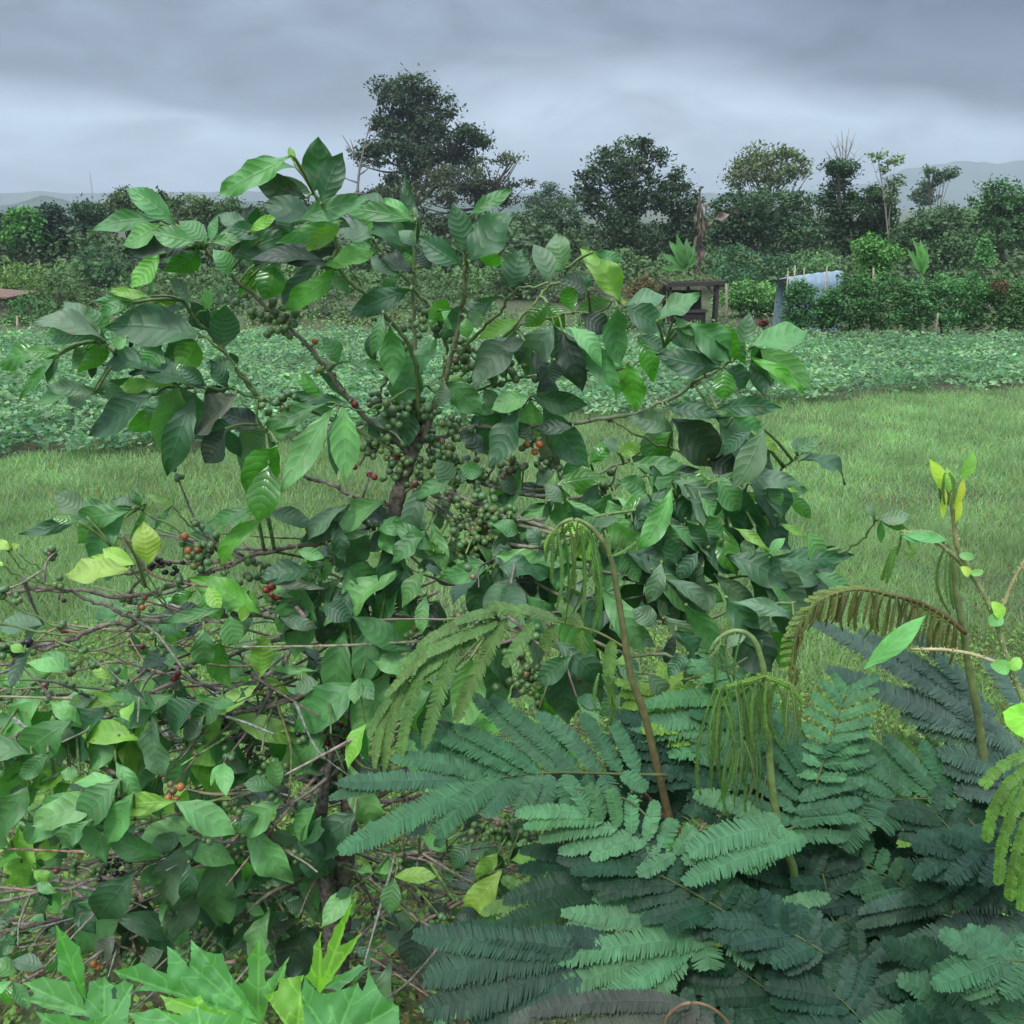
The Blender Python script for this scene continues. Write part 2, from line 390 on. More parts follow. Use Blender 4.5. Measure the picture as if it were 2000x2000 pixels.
def blades(n, y0, y1, hgt, wid, col, under=None):
    y = y0 + (y1 - y0) * rng.random(n); x = rng.uniform(-1, 1, n) * (y * .64 + 1.2)
    keep = y < border(x) + .1 + .35 * rng.normal(size=n); x, y = x[keep], y[keep]; n = len(x)
    hm = hump(x, y)
    h = hgt * rng.uniform(.5, 1.25, n) * (.55 + .5 * hm + .35 * hump(x * 3.1, y * 2.4)) * np.interp(y, [1.5, 2.6, 4.2, 7], [.22, .3, .65, 1]); a = rng.uniform(0, 2 * math.pi, n); w = wid * rng.uniform(.7, 1.4, n)
    lean = rng.uniform(.2, 1.0, n) * h; la = rng.uniform(0, 2 * math.pi, n)
    z = _gzv(y); b = np.stack([x, y, z - .01], 1)
    s = np.stack([np.cos(a) * w, np.sin(a) * w, np.zeros(n)], 1)
    l = np.stack([np.cos(la) * lean, np.sin(la) * lean, h], 1)
    mid = b + l * .55; mid[:, 2] += h * .1
    v = np.stack([b - s, b + s, mid + s * .8, mid - s * .8, b + l], 1).reshape(-1, 3)
    k = np.arange(n)[:, None] * 5
    f = np.concatenate([np.concatenate([k, k + 1, k + 2, k + 3], 1), np.concatenate([k + 3, k + 2, k + 4, -np.ones((n, 1), int)], 1)])
    c = np.array(col)[None] * rng.uniform(.7, 1.25, (n, 1)) * rng.uniform(.9, 1.1, (n, 3))
    pat = hump(x * .35 + 3, y * .3)[:, None]; tuft = hump(x * 2.3 + 1, y * 1.9 + 2)[:, None]
    c = c * (1 - .3 * pat) * (.8 + .4 * tuft) + np.array([.008, .0, .0]) * pat
    dry = rng.random(n) < .05; c[dry] = np.array([.26, .25, .13])
    return v, f, np.repeat(c, 5, 0)
g = G()
for args in ((110000, 1.6, 4.5, .12, .0022), (170000, 4.0, 8.5, .11, .0026), (200000, 7.8, 18, .115, .005)):
    v, f, c = blades(*args, (.218, .355, .195)); g.add(v, f, c)
tag(g.build('grass', M_GRASS), 'soft pale green grass covering the field around the coffee tree', 'grass', kind='stuff')

def leaflets(P, sz, nup, col, asp=.5, cj=.25):
    """many little diamond leaves at points P; nup = how strongly they face up"""
    n = len(P); nrm = rng.normal(size=(n, 3)); nrm[:, 2] = np.abs(nrm[:, 2]) + nup; nrm /= np.linalg.norm(nrm, axis=1)[:, None]
    r = rng.normal(size=(n, 3)); x = np.cross(nrm, r); x /= np.linalg.norm(x, axis=1)[:, None]; y = np.cross(nrm, x)
    s = (sz * rng.uniform(.6, 1.35, n))[:, None]
    v = np.stack([P - x * s, P + y * s * asp - nrm * s * .12, P + x * s, P - y * s * asp - nrm * s * .12], 1).reshape(-1, 3)
    k = np.arange(n)[:, None] * 4
    f = np.concatenate([np.concatenate([k, k + 1, k + 2, -np.ones((n, 1), int)], 1), np.concatenate([k, k + 2, k + 3, -np.ones((n, 1), int)], 1)])
    c = np.asarray(col, float)
    if c.ndim == 1: c = np.tile(c, (n, 1))
    c = c * rng.uniform(1 - cj, 1 + cj, (n, 1)) * rng.uniform(.92, 1.08, (n, 3))
    return v, f, np.repeat(c, 4, 0)

# crop: low leafy plants in loose rows
g = G(); n = 13000
y = rng.uniform(9, 29, n); x = rng.uniform(-1, 1, n) * (y * .64 + 1.5)
keep = (y > border(x) - .35 * rng.random(len(y)) ** 2) & (y < 26.6 + 1.2 * (x < 2) + .3 * np.sin(x)); x, y = x[keep], y[keep]
x = np.round(x / .55) * .55 + rng.normal(0, .13, len(x)) + .1 * np.sin(y); m_ = len(x)
nl = 11
hh = rng.uniform(.18, .42, m_)
PX = np.repeat(x, nl) + rng.normal(0, .13, m_ * nl); PY = np.repeat(y, nl) + rng.normal(0, .13, m_ * nl)
PZ = _gzv(PY) + np.repeat(hh, nl) * (.35 + .65 * np.sqrt(rng.random(m_ * nl)))
tone = np.where(rng.random((m_, 1)) < .5, np.array([[.08, .19, .125]]), np.array([[.175, .305, .21]]))
tone = tone * rng.uniform(.7, 1.25, (m_, 1)) * (.85 + .3 * hump(x * .6, y * .7)[:, None])
tc_ = np.repeat(tone, nl, 0)
v, f, c = leaflets(np.stack([PX, PY, PZ], 1), .052, 1.3, tc_, .62)
g.add(v, f, c)
tag(g.build('crop_plants', M_GRASS), 'low blue-green leafy crop filling the field beyond the grass', 'crop', kind='stuff')

# weeds, moss and litter under the coffee tree
g = G(); n = 110000
y = 1.2 + 4.0 * rng.random(n); x = rng.uniform(-1, 1, n) * (y * .55 + .8)
pt = hump(x * 3, y * 4)
ok = rng.random(n) < .35 + .65 * pt; x, y = x[ok], y[ok]
P = np.stack([x, y, _gzv(y) + rng.uniform(.005, .07, len(x))], 1)
cc = np.where(rng.random((len(x), 1)) < .78, np.array([[.135, .25, .07]]), np.array([[.12, .085, .045]]))
v, f, c = leaflets(P, .012, 1.0, cc, .6); g.add(v, f, c)
tag(g.build('ground_weeds', M_GRASS), 'tiny yellow-green weeds and dead leaves on the soil under the coffee tree', 'weeds', kind='stuff')

# ------------------------------------------------------------------ distant trees
def crown_points(blobs, nclump, nleaf, spread, hollow=.35):
    pts = []; shade = []
    vol = np.array([b[3] * b[4] for b in blobs]); vol = vol / vol.sum()
    for b, q in zip(blobs, vol):
        nc = max(3, int(nclump * q))
        for _ in range(nc):
            d = unit(rng.normal(size=3)); r = hollow + (1 - hollow) * rng.random() ** .5
            c = np.array(b[:3]) + d * r * np.array([b[3], b[5], b[4]])
            s = spread * rng.uniform(.6, 1.4)
            k = int(nleaf * rng.uniform(.6, 1.4))
            p = rng.normal(size=(k, 3)) * np.array([s, s, s * .6]) + c
            pts.append(p); shade.append(np.full(k, rng.uniform(.68, 1.35)))
    return np.concatenate(pts), np.concatenate(shade)
def tree(name, label, cat, Y, blobs, base, col, nclump=140, nleaf=34, spread=None, leafsz=None, trunk=.16, tcol=(.09, .075, .06), limbs=True, group=None, up=.35, hollow=.35, depth=1.0, asp=.5, crown='crown', stem='trunk', limb_n=14):
    """blobs in first-view pixels (x, y, rx, ry), at distance Y; base = where the trunk stands"""
    bx, by = V(*base); B = at(bx, by, Y); B.z = min(B.z, gz(Y)) if B.z < gz(Y) + .6 else B.z
    B.z = gz(Y)
    t = thing(name, label, cat, (B.x, B.y, B.z), group)
    W_ = []
    for (vx, vy, rx, ry) in blobs:
        p = at(*V(vx, vy), Y); s = mpp(vy * K, Y) * K
        yo = rng.uniform(-.5, .5) * rx * s * depth
        W_.append((p.x, p.y + yo, p.z, rx * s, ry * s, rx * s * .85 * depth))
    sc = mpp(400, Y) * K
    spread = spread or 7.0 * sc; leafsz = leafsz or max(.05, 2.3 * sc)
    P, sh = crown_points(W_, nclump, nleaf, spread, hollow)
    P = P[P[:, 2] > gz(Y) + .05] if len(P) else P
    sh = np.resize(sh, len(P))
    g = G(); v, f, c = leaflets(P, leafsz, up, np.array(col)[None] * sh[:, None] * (1.15 if cat in ('tree', 'conifer') and Y > 45 else 1.3), asp); g.add(v, f, c)
    g.build(crown, M_FAR, t)
    g = G()
    top = max(W_, key=lambda w: w[2])
    bend = rng.normal(0, .25, 2)
    H = top[2] - B.z
    tp = smooth_path([B, (B.x * .7 + top[0] * .3 + bend[0] * .3, B.y, B.z + H * .35), (B.x * .35 + top[0] * .65, B.y, B.z + H * .68), (top[0], top[1], top[2])])
    tube(g, tp, np.linspace(trunk, trunk * .2, len(tp)), tcol, 7, .12)
    if limbs:
        for w in W_:
            for _ in range(max(1, limb_n // len(W_))):
                i = int(len(tp) * rng.uniform(.3, .85)); a = tp[i]
                e = np.array(w[:3]) + rng.normal(size=3) * np.array([w[3], w[5], w[4]]) * .55
                mp = (np.array(a) + e) / 2 + np.array([0, 0, -.08 * np.linalg.norm(e - a)])
                lp = smooth_path([a, mp, e], 4); tube(g, lp, np.linspace(trunk * .35, trunk * .07, len(lp)), tcol, 5, .1)
    g.build(stem, M_BARK, t)
    return t

DK = (.030, .052, .034); DG = (.032, .066, .038); MG = (.045, .105, .05); BG_ = (.07, .18, .06); GY = (.06, .09, .06); BR = (.09, .065, .045)
tree('broadleaf_tree', 'tallest dark tree with open crown, standing left of centre above the coffee tree', 'tree', 66,
     [(752, 178, 46, 42), (790, 175, 30, 30), (742, 245, 50, 40), (800, 235, 50, 45), (778, 300, 60, 42), (845, 205, 16, 22), (880, 262, 40, 26), (856, 305, 46, 34), (694, 288, 34, 26), (760, 350, 44, 26), (905, 262, 20, 18)],
     (775, 478), DK, nclump=360, nleaf=52, spread=.28, leafsz=.13, trunk=.3, limb_n=30, hollow=.15)
def dead_branch_tree():
    Y = 64; B = at(*V(655, 470), Y); B.z = gz(Y)
    t = thing('dead_tree', 'bare grey dead tree leaning at the left edge of the tallest dark tree', 'dead tree', tuple(B))
    g = G()
    p = [at(*V(*q), Y) for q in ((672, 400), (676, 340), (682, 300), (700, 225))]
    tube(g, smooth_path([B] + p), [.14] * 1 + list(np.linspace(.14, .03, len(smooth_path([B] + p)) - 1)), (.22, .2, .18), 6, .2)
    for q in (((680, 320), (664, 285), (646, 255)), ((664, 285), (652, 275)), ((688, 280), (706, 262), (716, 240)), ((676, 345), (650, 335), (640, 318)), ((678, 330), (694, 318), (706, 300)), ((671, 296), (661, 262))):
        pp = smooth_path([at(*V(*z), Y) for z in q], 4); tube(g, pp, np.linspace(.06, .02, len(pp)), (.2, .18, .16), 5, .2)
    g.build('trunk', M_BARK, t)
dead_branch_tree()
tree('spreading_tree', 'dark tree with flat layered branches reaching right beside the tallest tree', 'tree', 60,
     [(860, 330, 70, 14), (930, 302, 52, 5), (968, 296, 22, 3), (900, 350, 70, 12), (980, 346, 34, 4), (820, 366, 100, 22), (930, 372, 52, 14), (720, 372, 60, 18)],
     (850, 480), (.038, .05, .036), nclump=240, nleaf=34, spread=.22, leafsz=.11, limb_n=26, trunk=.2)
tree('broadleaf_tree', 'dark bushy tree with a round top and visible trunk, right of centre behind the shed', 'tree', 52,
     [(1196, 288, 44, 30), (1180, 320, 56, 34), (1130, 300, 22, 24), (1120, 345, 34, 30), (1245, 300, 18, 20), (1215, 370, 60, 40), (1150, 385, 52, 36), (1180, 430, 70, 34), (1105, 365, 20, 20)],
     (1190, 520), DK, nclump=240, nleaf=44, spread=.22, leafsz=.11, trunk=.24, limb_n=26, hollow=.2)
tree('broadleaf_tree', 'narrow dark tree touching the right side of the round-topped dark tree', 'tree', 53,
     [(1276, 345, 20, 26), (1286, 385, 32, 34), (1290, 430, 40, 34)], (1285, 500), DK, nclump=90, nleaf=40, spread=.22, leafsz=.11)
tree('broadleaf_tree', 'airy pale-leaved tree with sky showing through its domed crown', 'tree', 58,
     [(1455, 290, 52, 18), (1420, 312, 40, 20), (1490, 305, 36, 22), (1385, 335, 34, 18), (1455, 330, 56, 22), (1510, 330, 16, 12)],
     (1450, 480), (.075, .10, .062), nclump=150, nleaf=22, spread=.22, leafsz=.12, limb_n=34, trunk=.2, tcol=(.2, .18, .15), hollow=.3)
tree('broadleaf_tree', 'dark column-shaped tree with sparse leaves and bare twigs at its top', 'tree', 50,
     [(1594, 322, 36, 14), (1578, 316, 24, 12), (1590, 370, 34, 30), (1582, 410, 30, 40), (1600, 450, 28, 34)],
     (1598, 500), (.025, .055, .03), nclump=130, nleaf=42, spread=.2, leafsz=.10, trunk=.2)
def bare_twigs():
    Y = 51; B = at(*V(1590, 480), Y); B.z = gz(Y)
    t = thing('bare_tree', 'leafless pale tree whose fine twigs fan above the dark column-shaped tree', 'dead tree', tuple(B))
    g = G(); top = at(*V(1590, 330), Y)
    p = smooth_path([B, at(*V(1594, 400), Y), top]); tube(g, p, np.linspace(.12, .06, len(p)), (.3, .27, .25), 6)
    for a, b in ((-28, 262), (-14, 252), (-4, 246), (6, 256), (16, 262), (30, 276), (38, 292), (-34, 285), (22, 250), (10, 240), (-20, 274)):
        e = at(*V(1592 + a, b), Y + rng.uniform(-.7, .7)); m2 = at(*V(1592 + a * .35, (b + 330) / 2 + 6), Y)
        pp = smooth_path([top, m2, e], 4); tube(g, pp, np.linspace(.03, .012, len(pp)), (.3, .27, .25), 4)
        for _ in range(2):
            q = pp[rng.integers(3, len(pp) - 1)]; e2 = np.array(q) + np.array([rng.uniform(-.35, .35), 0, rng.uniform(.2, .5)])
            tube(g, [q, e2], (.014, .008), (.3, .27, .25), 4)
    g.build('trunk', M_BARK, t)
bare_twigs()
tree('broadleaf_tree', 'dense very dark rounded tree right of the column-shaped tree', 'tree', 49,
     [(1658, 372, 26, 22), (1645, 400, 34, 34), (1665, 430, 30, 36), (1640, 455, 30, 26)], (1650, 505), (.028, .056, .03), nclump=150, nleaf=44, spread=.2, leafsz=.10)
tree('slender_tree', 'tall thin-stemmed tree with small leaf tufts on the right of the dense dark tree', 'tree', 47,
     [(1658, 292, 14, 8), (1685, 300, 14, 10), (1672, 318, 10, 8), (1692, 345, 16, 12), (1684, 372, 14, 12)], (1690, 500), (.075, .12, .07),
     nclump=30, nleaf=26, spread=.14, leafsz=.09, trunk=.06, tcol=(.25, .23, .2), limb_n=10)
tree('slender_tree', 'small flat-topped tree silhouetted against the mountain', 'tree', 60,
     [(1752, 324, 14, 8), (1788, 326, 18, 9), (1776, 338, 14, 6), (1764, 345, 10, 5)], (1768, 440), (.05, .08, .06), nclump=34, nleaf=26, spread=.16, leafsz=.1, trunk=.09, limb_n=12)
tree('conifer', 'hazy dark conical tree below the mountain on the right', 'tree', 110,
     [(1745, 350, 8, 8), (1743, 362, 14, 8), (1742, 376, 20, 10)], (1744, 410), DG, nclump=50, nleaf=34, spread=.3, leafsz=.2, trunk=.2)
tree('broadleaf_tree', 'broad feathery mid-green tree at the right edge of the picture', 'tree', 48,
     [(1872, 352, 28, 14), (1900, 372, 40, 24), (1860, 390, 40, 24), (1930, 392, 40, 30), (1890, 430, 60, 36), (1835, 425, 40, 28), (1960, 420, 50, 50)],
     (1895, 510), (.042, .10, .045), nclump=260, nleaf=36, spread=.2, leafsz=.10)
tree('broadleaf_tree', 'grey-green tree behind the hedge between the slender tree and the right edge', 'tree', 46,
     [(1790, 415, 50, 26), (1740, 420, 40, 26), (1770, 455, 70, 30), (1720, 470, 40, 30), (1800, 470, 36, 28)], (1760, 515), (.05, .095, .055), nclump=220, nleaf=34, spread=.2, leafsz=.10)
tree('broadleaf_tree', 'wide grey-green tree mass below the airy pale-leaved tree', 'tree', 51,
     [(1390, 385, 50, 28), (1450, 385, 60, 32), (1510, 400, 44, 34), (1420, 430, 70, 32), (1490, 440, 60, 34), (1365, 430, 30, 36)],
     (1450, 505), (.04, .078, .048), nclump=320, nleaf=36, spread=.2, leafsz=.10)
tree('broadleaf_tree', 'dull green tree between the spreading tree and the round-topped dark tree', 'tree', 56,
     [(1010, 420, 46, 30), (1060, 410, 36, 30), (1035, 455, 60, 34), (985, 465, 34, 30)], (1030, 520), (.045, .08, .052), nclump=190, nleaf=36, spread=.22, leafsz=.11)
tree('broadleaf_tree', 'bluish wispy tree in the gap behind the spreading tree', 'tree', 85,
     [(1040, 358, 18, 14), (1030, 378, 36, 14), (1068, 382, 22, 12), (1006, 380, 16, 10)], (1040, 440), (.05, .08, .075), nclump=110, nleaf=24, spread=.22, leafsz=.13, limb_n=26)
for px, lab, bl, col, Y in (
    (245, 'dark olive tree with a ragged top, behind the uppermost left coffee leaves', [(240, 374, 34, 18), (285, 376, 32, 16), (215, 400, 34, 26), (265, 410, 50, 30), (300, 440, 40, 26)], (.046, .072, .036), 60),
    (370, 'brownish green tree in the middle of the left tree line', [(350, 388, 36, 16), (385, 392, 30, 16), (370, 420, 48, 26), (340, 450, 40, 30)], (.05, .08, .042), 58),
    (430, 'round mid-green tree left of the top coffee shoot', [(430, 390, 28, 16), (425, 415, 36, 24), (450, 440, 36, 28)], (.045, .095, .04), 62),
    (510, 'dark low tree behind the top coffee shoot', [(510, 398, 40, 14), (560, 400, 40, 16), (600, 396, 40, 16), (540, 430, 70, 26)], (.034, .062, .035), 63),
    (44, 'bright green round tree near the left edge', [(42, 412, 22, 18), (48, 440, 26, 22), (28, 440, 16, 18)], (.05, .145, .045), 52),
    (98, 'blue-black tree right of the bright green tree', [(98, 404, 24, 16), (105, 430, 34, 26), (85, 450, 24, 22)], (.022, .042, .04), 54),
    (160, 'dark green tree between the blue-black tree and the olive tree', [(160, 402, 26, 18), (170, 430, 36, 26), (150, 455, 30, 20)], (.03, .065, .042), 57),
    (0, 'shadowy tree cut off by the left edge', [(4, 425, 20, 18), (-16, 440, 36, 30), (10, 456, 24, 16)], (.03, .055, .04), 55),
    (690, 'dark low tree at the foot of the tallest tree', [(690, 400, 50, 18), (740, 410, 60, 22), (800, 420, 60, 24), (860, 425, 60, 28), (930, 430, 50, 30)], (.03, .048, .032), 57)):
    tree('broadleaf_tree', lab, 'tree', Y, bl, (px, 505), col, nclump=170, nleaf=36, spread=.22, leafsz=.115)

# continuous thicket under and between the trees
g = G()
def band(x0, x1, ytop, ybot, Y, col, n, sz):
    xs = rng.uniform(x0, x1, n); q = rng.random(n)
    prof = ytop + 9 * np.sin(xs * .031) + 7 * np.sin(xs * .083 + 1) + 4 * np.sin(xs * .21)
    ys = prof + (ybot - prof) * q
    P = np.array([tuple(at(*V(a, b), Y + rng.normal(0, 1.6))) for a, b in zip(xs, ys)])
    sh = (.75 + .5 * hump(P[:, 0] * 1.6, P[:, 2] * 2.2))[:, None]
    v, f, c = leaflets(P, sz, .5, np.array(col)[None] * sh, .6, .3); g.add(v, f, c)
band(-160, 1000, 440, 520, 54, (.048, .085, .052), 14000, .16)
band(960, 2080, 425, 510, 55, (.052, .09, .056), 15000, .16)
band(-160, 1000, 500, 580, 44, (.065, .12, .06), 16000, .11)
band(960, 2080, 480, 540, 46, (.058, .105, .058), 9000, .12)
n = 9000; xx = rng.uniform(-24, 14, n); yy = rng.uniform(26.8, 34, n); ok = (np.sin(xx * .9 + yy) + rng.normal(0, .6, n) > -.9) & ((xx < 5.2) | (yy < 29.2) | (yy > 32)); xx, yy = xx[ok], yy[ok]
v, f, c = leaflets(np.stack([xx, yy, _gzv(yy) + rng.uniform(.03, .5, len(xx)) * (.4 + .6 * hump(xx * 2, yy * 2))], 1), .06, .8, np.array((.09, .17, .075)), .5, .35); g.add(v, f, c)
tag(g.build('thicket', M_FAR), 'continuous dark thicket of shrubs and saplings below the tree line', 'thicket', kind='stuff')

# shrubs in front of the thicket, behind the crop
shr = [(30, 520, 60, 34, 'pale green shrub by the left edge behind the wooden pole', (.075, .13, .05), 38),
       (110, 555, 60, 40, 'dull olive shrub left of the dark rounded shrub', (.05, .085, .045), 36),
       (190, 500, 46, 36, 'dark rounded shrub in the left half below the tree line', (.035, .08, .05), 42),
       (150, 610, 56, 40, 'shrub with reddish stems close to the left crop edge', (.05, .10, .045), 31),
       (60, 600, 50, 44, 'dense green shrub beside the wooden pole', (.04, .10, .045), 32),
       (240, 570, 46, 40, 'mid-green shrub seen behind the left coffee leaves', (.055, .105, .055), 36),
       (20, 655, 40, 24, 'dark low shrub at the left edge of the crop', (.03, .055, .03), 29),
       (330, 600, 60, 44, 'leafy shrub glimpsed between the left coffee leaf clusters', (.05, .11, .055), 33),
       (430, 560, 60, 50, 'grey-green shrub behind the left coffee branch with a red berry', (.05, .095, .055), 36),
       (520, 610, 60, 40, 'brownish green shrub behind the upper left coffee branch', (.075, .095, .055), 32),
       (610, 575, 60, 50, 'tall weedy shrub behind the upright coffee shoots', (.05, .09, .05), 34),
       (700, 605, 60, 44, 'olive brown shrub right of the weedy shrub', (.07, .09, .05), 32),
       (800, 560, 70, 50, 'dark green shrub hidden by the middle coffee shoots', (.045, .085, .045), 36),
       (900, 600, 60, 36, 'light green shrub behind the berry-laden middle of the coffee tree', (.055, .12, .05), 33),
       (980, 520, 50, 44, 'dark shrub left of the round-topped dark tree', (.035, .062, .04), 42),
       (1080, 545, 60, 36, 'grey shrub below the round-topped dark tree', (.05, .07, .05), 40),
       (1150, 595, 56, 24, 'low green shrub left of the shed', (.05, .10, .05), 31),
       (1385, 500, 44, 40, 'rounded dark green shrub behind the shed roof', (.035, .085, .055), 42),
       (1470, 510, 40, 40, 'dark shrub behind the bean patch', (.025, .06, .04), 44),
       (1530, 500, 44, 30, 'soft grey-green shrub above the pale plastic tunnel', (.065, .13, .07), 43),
       (1400, 555, 40, 26, 'leafy bright patch plant right of the shed post', (.065, .15, .06), 34),
       (1440, 560, 44, 28, 'bright leafy patch plant left of the pale plastic tunnel', (.065, .15, .055), 35),
       (1330, 628, 60, 14, 'low green bush in front of the shed', (.055, .12, .05), 29)]
for x, y, rx, ry, lab, col, Y in shr:
    tree('shrub', lab, 'shrub', Y, [(x, y, rx, ry), (x - rx * .4, y + ry * .5, rx * .8, ry * .6), (x + rx * .4, y + ry * .5, rx * .8, ry * .6)], (x, 640), col,
         nclump=110, nleaf=26, spread=.13, leafsz=.065, trunk=.04, limb_n=12, crown='foliage', stem='stem')
tree('shrub', 'rust-red leaved shrub left of the shed', 'shrub', 31, [(1212, 530, 16, 18), (1225, 552, 30, 24), (1200, 560, 20, 18)], (1215, 600), (.085, .07, .045), nclump=70, nleaf=26, spread=.1, leafsz=.055, trunk=.04, crown='foliage', stem='stem')
tree('red_leaved_plant', 'small dark red plant at the crop edge right of the shed', 'plant', 27.5, [(1440, 611, 8, 6)], (1440, 620), (.06, .022, .022), nclump=16, nleaf=16, spread=.05, leafsz=.05, trunk=.02, crown='foliage', stem='stem')
tree('conical_shrub', 'small bright conical shrub behind the right part of the hedge', 'shrub', 36, [(1856, 455, 7, 12), (1856, 475, 12, 14), (1856, 492, 17, 12)], (1856, 520), (.055, .15, .06), nclump=40, nleaf=36, spread=.09, leafsz=.06, trunk=.04, crown='foliage', stem='stem')
tree('shrub', 'bright yellow-green shrub rising behind the left part of the hedge', 'shrub', 30, [(1640, 462, 24, 20), (1665, 478, 28, 18), (1655, 500, 36, 22)], (1655, 560), (.065, .16, .055), nclump=110, nleaf=28, spread=.1, leafsz=.06, trunk=.04, crown='foliage', stem='stem')

# hedge bushes
HG = [(1508, 582, 30, 50, 'leftmost hedge bush, small and dark, in front of the plastic tunnel', (.035, .10, .045)),
      (1560, 590, 18, 34, 'thin hedge bush in front of the plastic tunnel', (.04, .11, .045)),
      (1606, 572, 34, 56, 'hedge bush just right of the pale plastic tunnel', (.045, .12, .05)),
      (1665, 572, 38, 56, 'hedge bush below the bright yellow-green shrub', (.05, .125, .055)),
      (1722, 578, 34, 52, 'hedge bush with bare stems at its foot', (.05, .125, .06)),
      (1780, 574, 38, 56, 'bushy hedge plant left of the brown-flecked hedge bush', (.045, .12, .055)),
      (1838, 576, 36, 54, 'hedge bush below the small conical shrub', (.045, .125, .05)),
      (1892, 580, 36, 54, 'brown-flecked hedge bush near the right edge', (.05, .11, .045)),
      (1950, 580, 38, 54, 'hedge bush cut off by the right edge', (.045, .12, .05))]
for x, y, rx, ry, lab, col in HG:
    t = tree('hedge_bush', lab, 'bush', 27.8, [(x, y - 3, rx * 1.1, ry * .9), (x - rx * .3, y - ry * .5, rx * .6, ry * .45), (x + rx * .3, y - ry * .45, rx * .6, ry * .45), (x, y + ry * .45, rx * .85, ry * .5), (x + rng.uniform(-.6, .6) * rx, y - ry * rng.uniform(.85, 1.1), 8, 11), (x + rng.uniform(-.8, .8) * rx, y - ry * rng.uniform(.7, 1.05), 7, 12)], (x, 630), tuple(np.array(col) * rng.uniform(.8, 1.25)),
         nclump=150, nleaf=26, spread=.09, leafsz=.048, trunk=.035, limb_n=10, group='bushes of the hedge behind the crop', crown='foliage', stem='stem', hollow=.5)
    if 'brown-flecked' in lab:
        g = G(); p0 = at(*V(1888, 540), 27.2)
        v, f, c = leaflets(np.array(tuple(p0)) + rng.normal(size=(160, 3)) * [.12, .12, .1], .04, .2, np.array([.08, .05, .035])); g.add(v, f, c)
        tag(g.build('dead_foliage', M_FAR, t), 'brown withered leaves')

# ------------------------------------------------------------------ banana plants
def big_blade(g, B, T, hw, droop, col, nr=(0, -.4, 1)):
    leaf(g, B, T, hw, nr, col, droop=droop, fold=.35, ruffle=.08)
def banana():
    Y = 37; B = at(*V(1290, 530), Y); B.z = gz(Y)
    t = thing('banana_plant', 'green banana plant with upright leaves left of the withered one', 'banana plant', tuple(B))
    g = G(); tube(g, [B, (B.x, B.y, B.z + 1.0), (B.x, B.y, B.z + 1.6)], (.11, .05), (.12, .17, .07), 8); g.build('stem', M_STEM, t)
    T0 = np.array([B.x, B.y, B.z + 1.45])
    for vx, vy, w in ((1275, 440, .16), (1262, 455, .15), (1250, 480, .14), (1295, 448, .14), (1310, 462, .15), (1318, 485, .13), (1245, 505, .12), (1285, 470, .14), (1300, 500, .12)):
        g = G(); e = at(*V(vx, vy), Y + rng.uniform(-.5, .5)); big_blade(g, T0, e, w, rng.uniform(.05, .14), jit((.055, .15, .06)), (rng.uniform(-.5, .5), -1, .4)); g.build('leaf', M_SOFT, t)
banana()
def dead_banana():
    Y = 36; B = at(*V(1322, 545), Y); B.z = gz(Y)
    t = thing('withered_banana_plant', 'tall brown withered banana plant with one dead leaf stretched right', 'banana plant', tuple(B))
    g = G(); top = at(*V(1321, 352), Y)
    p = smooth_path([B, at(*V(1318, 440), Y), top]); tube(g, p, np.linspace(.08, .03, len(p)), (.15, .115, .09), 8, .25); g.build('stem', M_BARK, t)
    for (a, b) in (((1318, 380), (1308, 440)), ((1322, 375), (1330, 450)), ((1316, 400), (1310, 480)), ((1324, 430), (1330, 500)), ((1320, 365), (1324, 350)), ((1322, 410), (1316, 470)), ((1326, 380), (1334, 410)), ((1318, 460), (1314, 520))):
        g = G(); leaf(g, at(*V(*a), Y), at(*V(*b), Y - .15), .055, (rng.uniform(-.6, .6), -1, .1), jit((.15, .115, .09)), .08, .8, .25); g.build('dead_leaf', M_BARK, t)
    g = G(); leaf(g, at(*V(1326, 430), Y), at(*V(1394, 398), Y), .10, (0, -.8, .6), (.26, .21, .165), .06, .9, .3); g.build('dead_leaf', M_BARK, t)
dead_banana()
def banana2():
    Y = 31.5; B = at(*V(1735, 560), Y); B.z = gz(Y)
    t = thing('banana_plant', 'small banana plant poking up behind the hedge right of the yellow-green shrub', 'banana plant', tuple(B))
    g = G(); tube(g, [B, (B.x, B.y, B.z + 1.5)], (.08, .04), (.12, .17, .07), 8); g.build('stem', M_STEM, t)
    for vx, vy in ((1722, 448), (1735, 446), (1712, 470), (1748, 468)):
        g = G(); big_blade(g, (B.x, B.y, B.z + 1.5), at(*V(vx, vy), Y), .1, .08, jit((.08, .2, .08)), (0, -1, .3)); g.build('leaf', M_SOFT, t)
banana2()

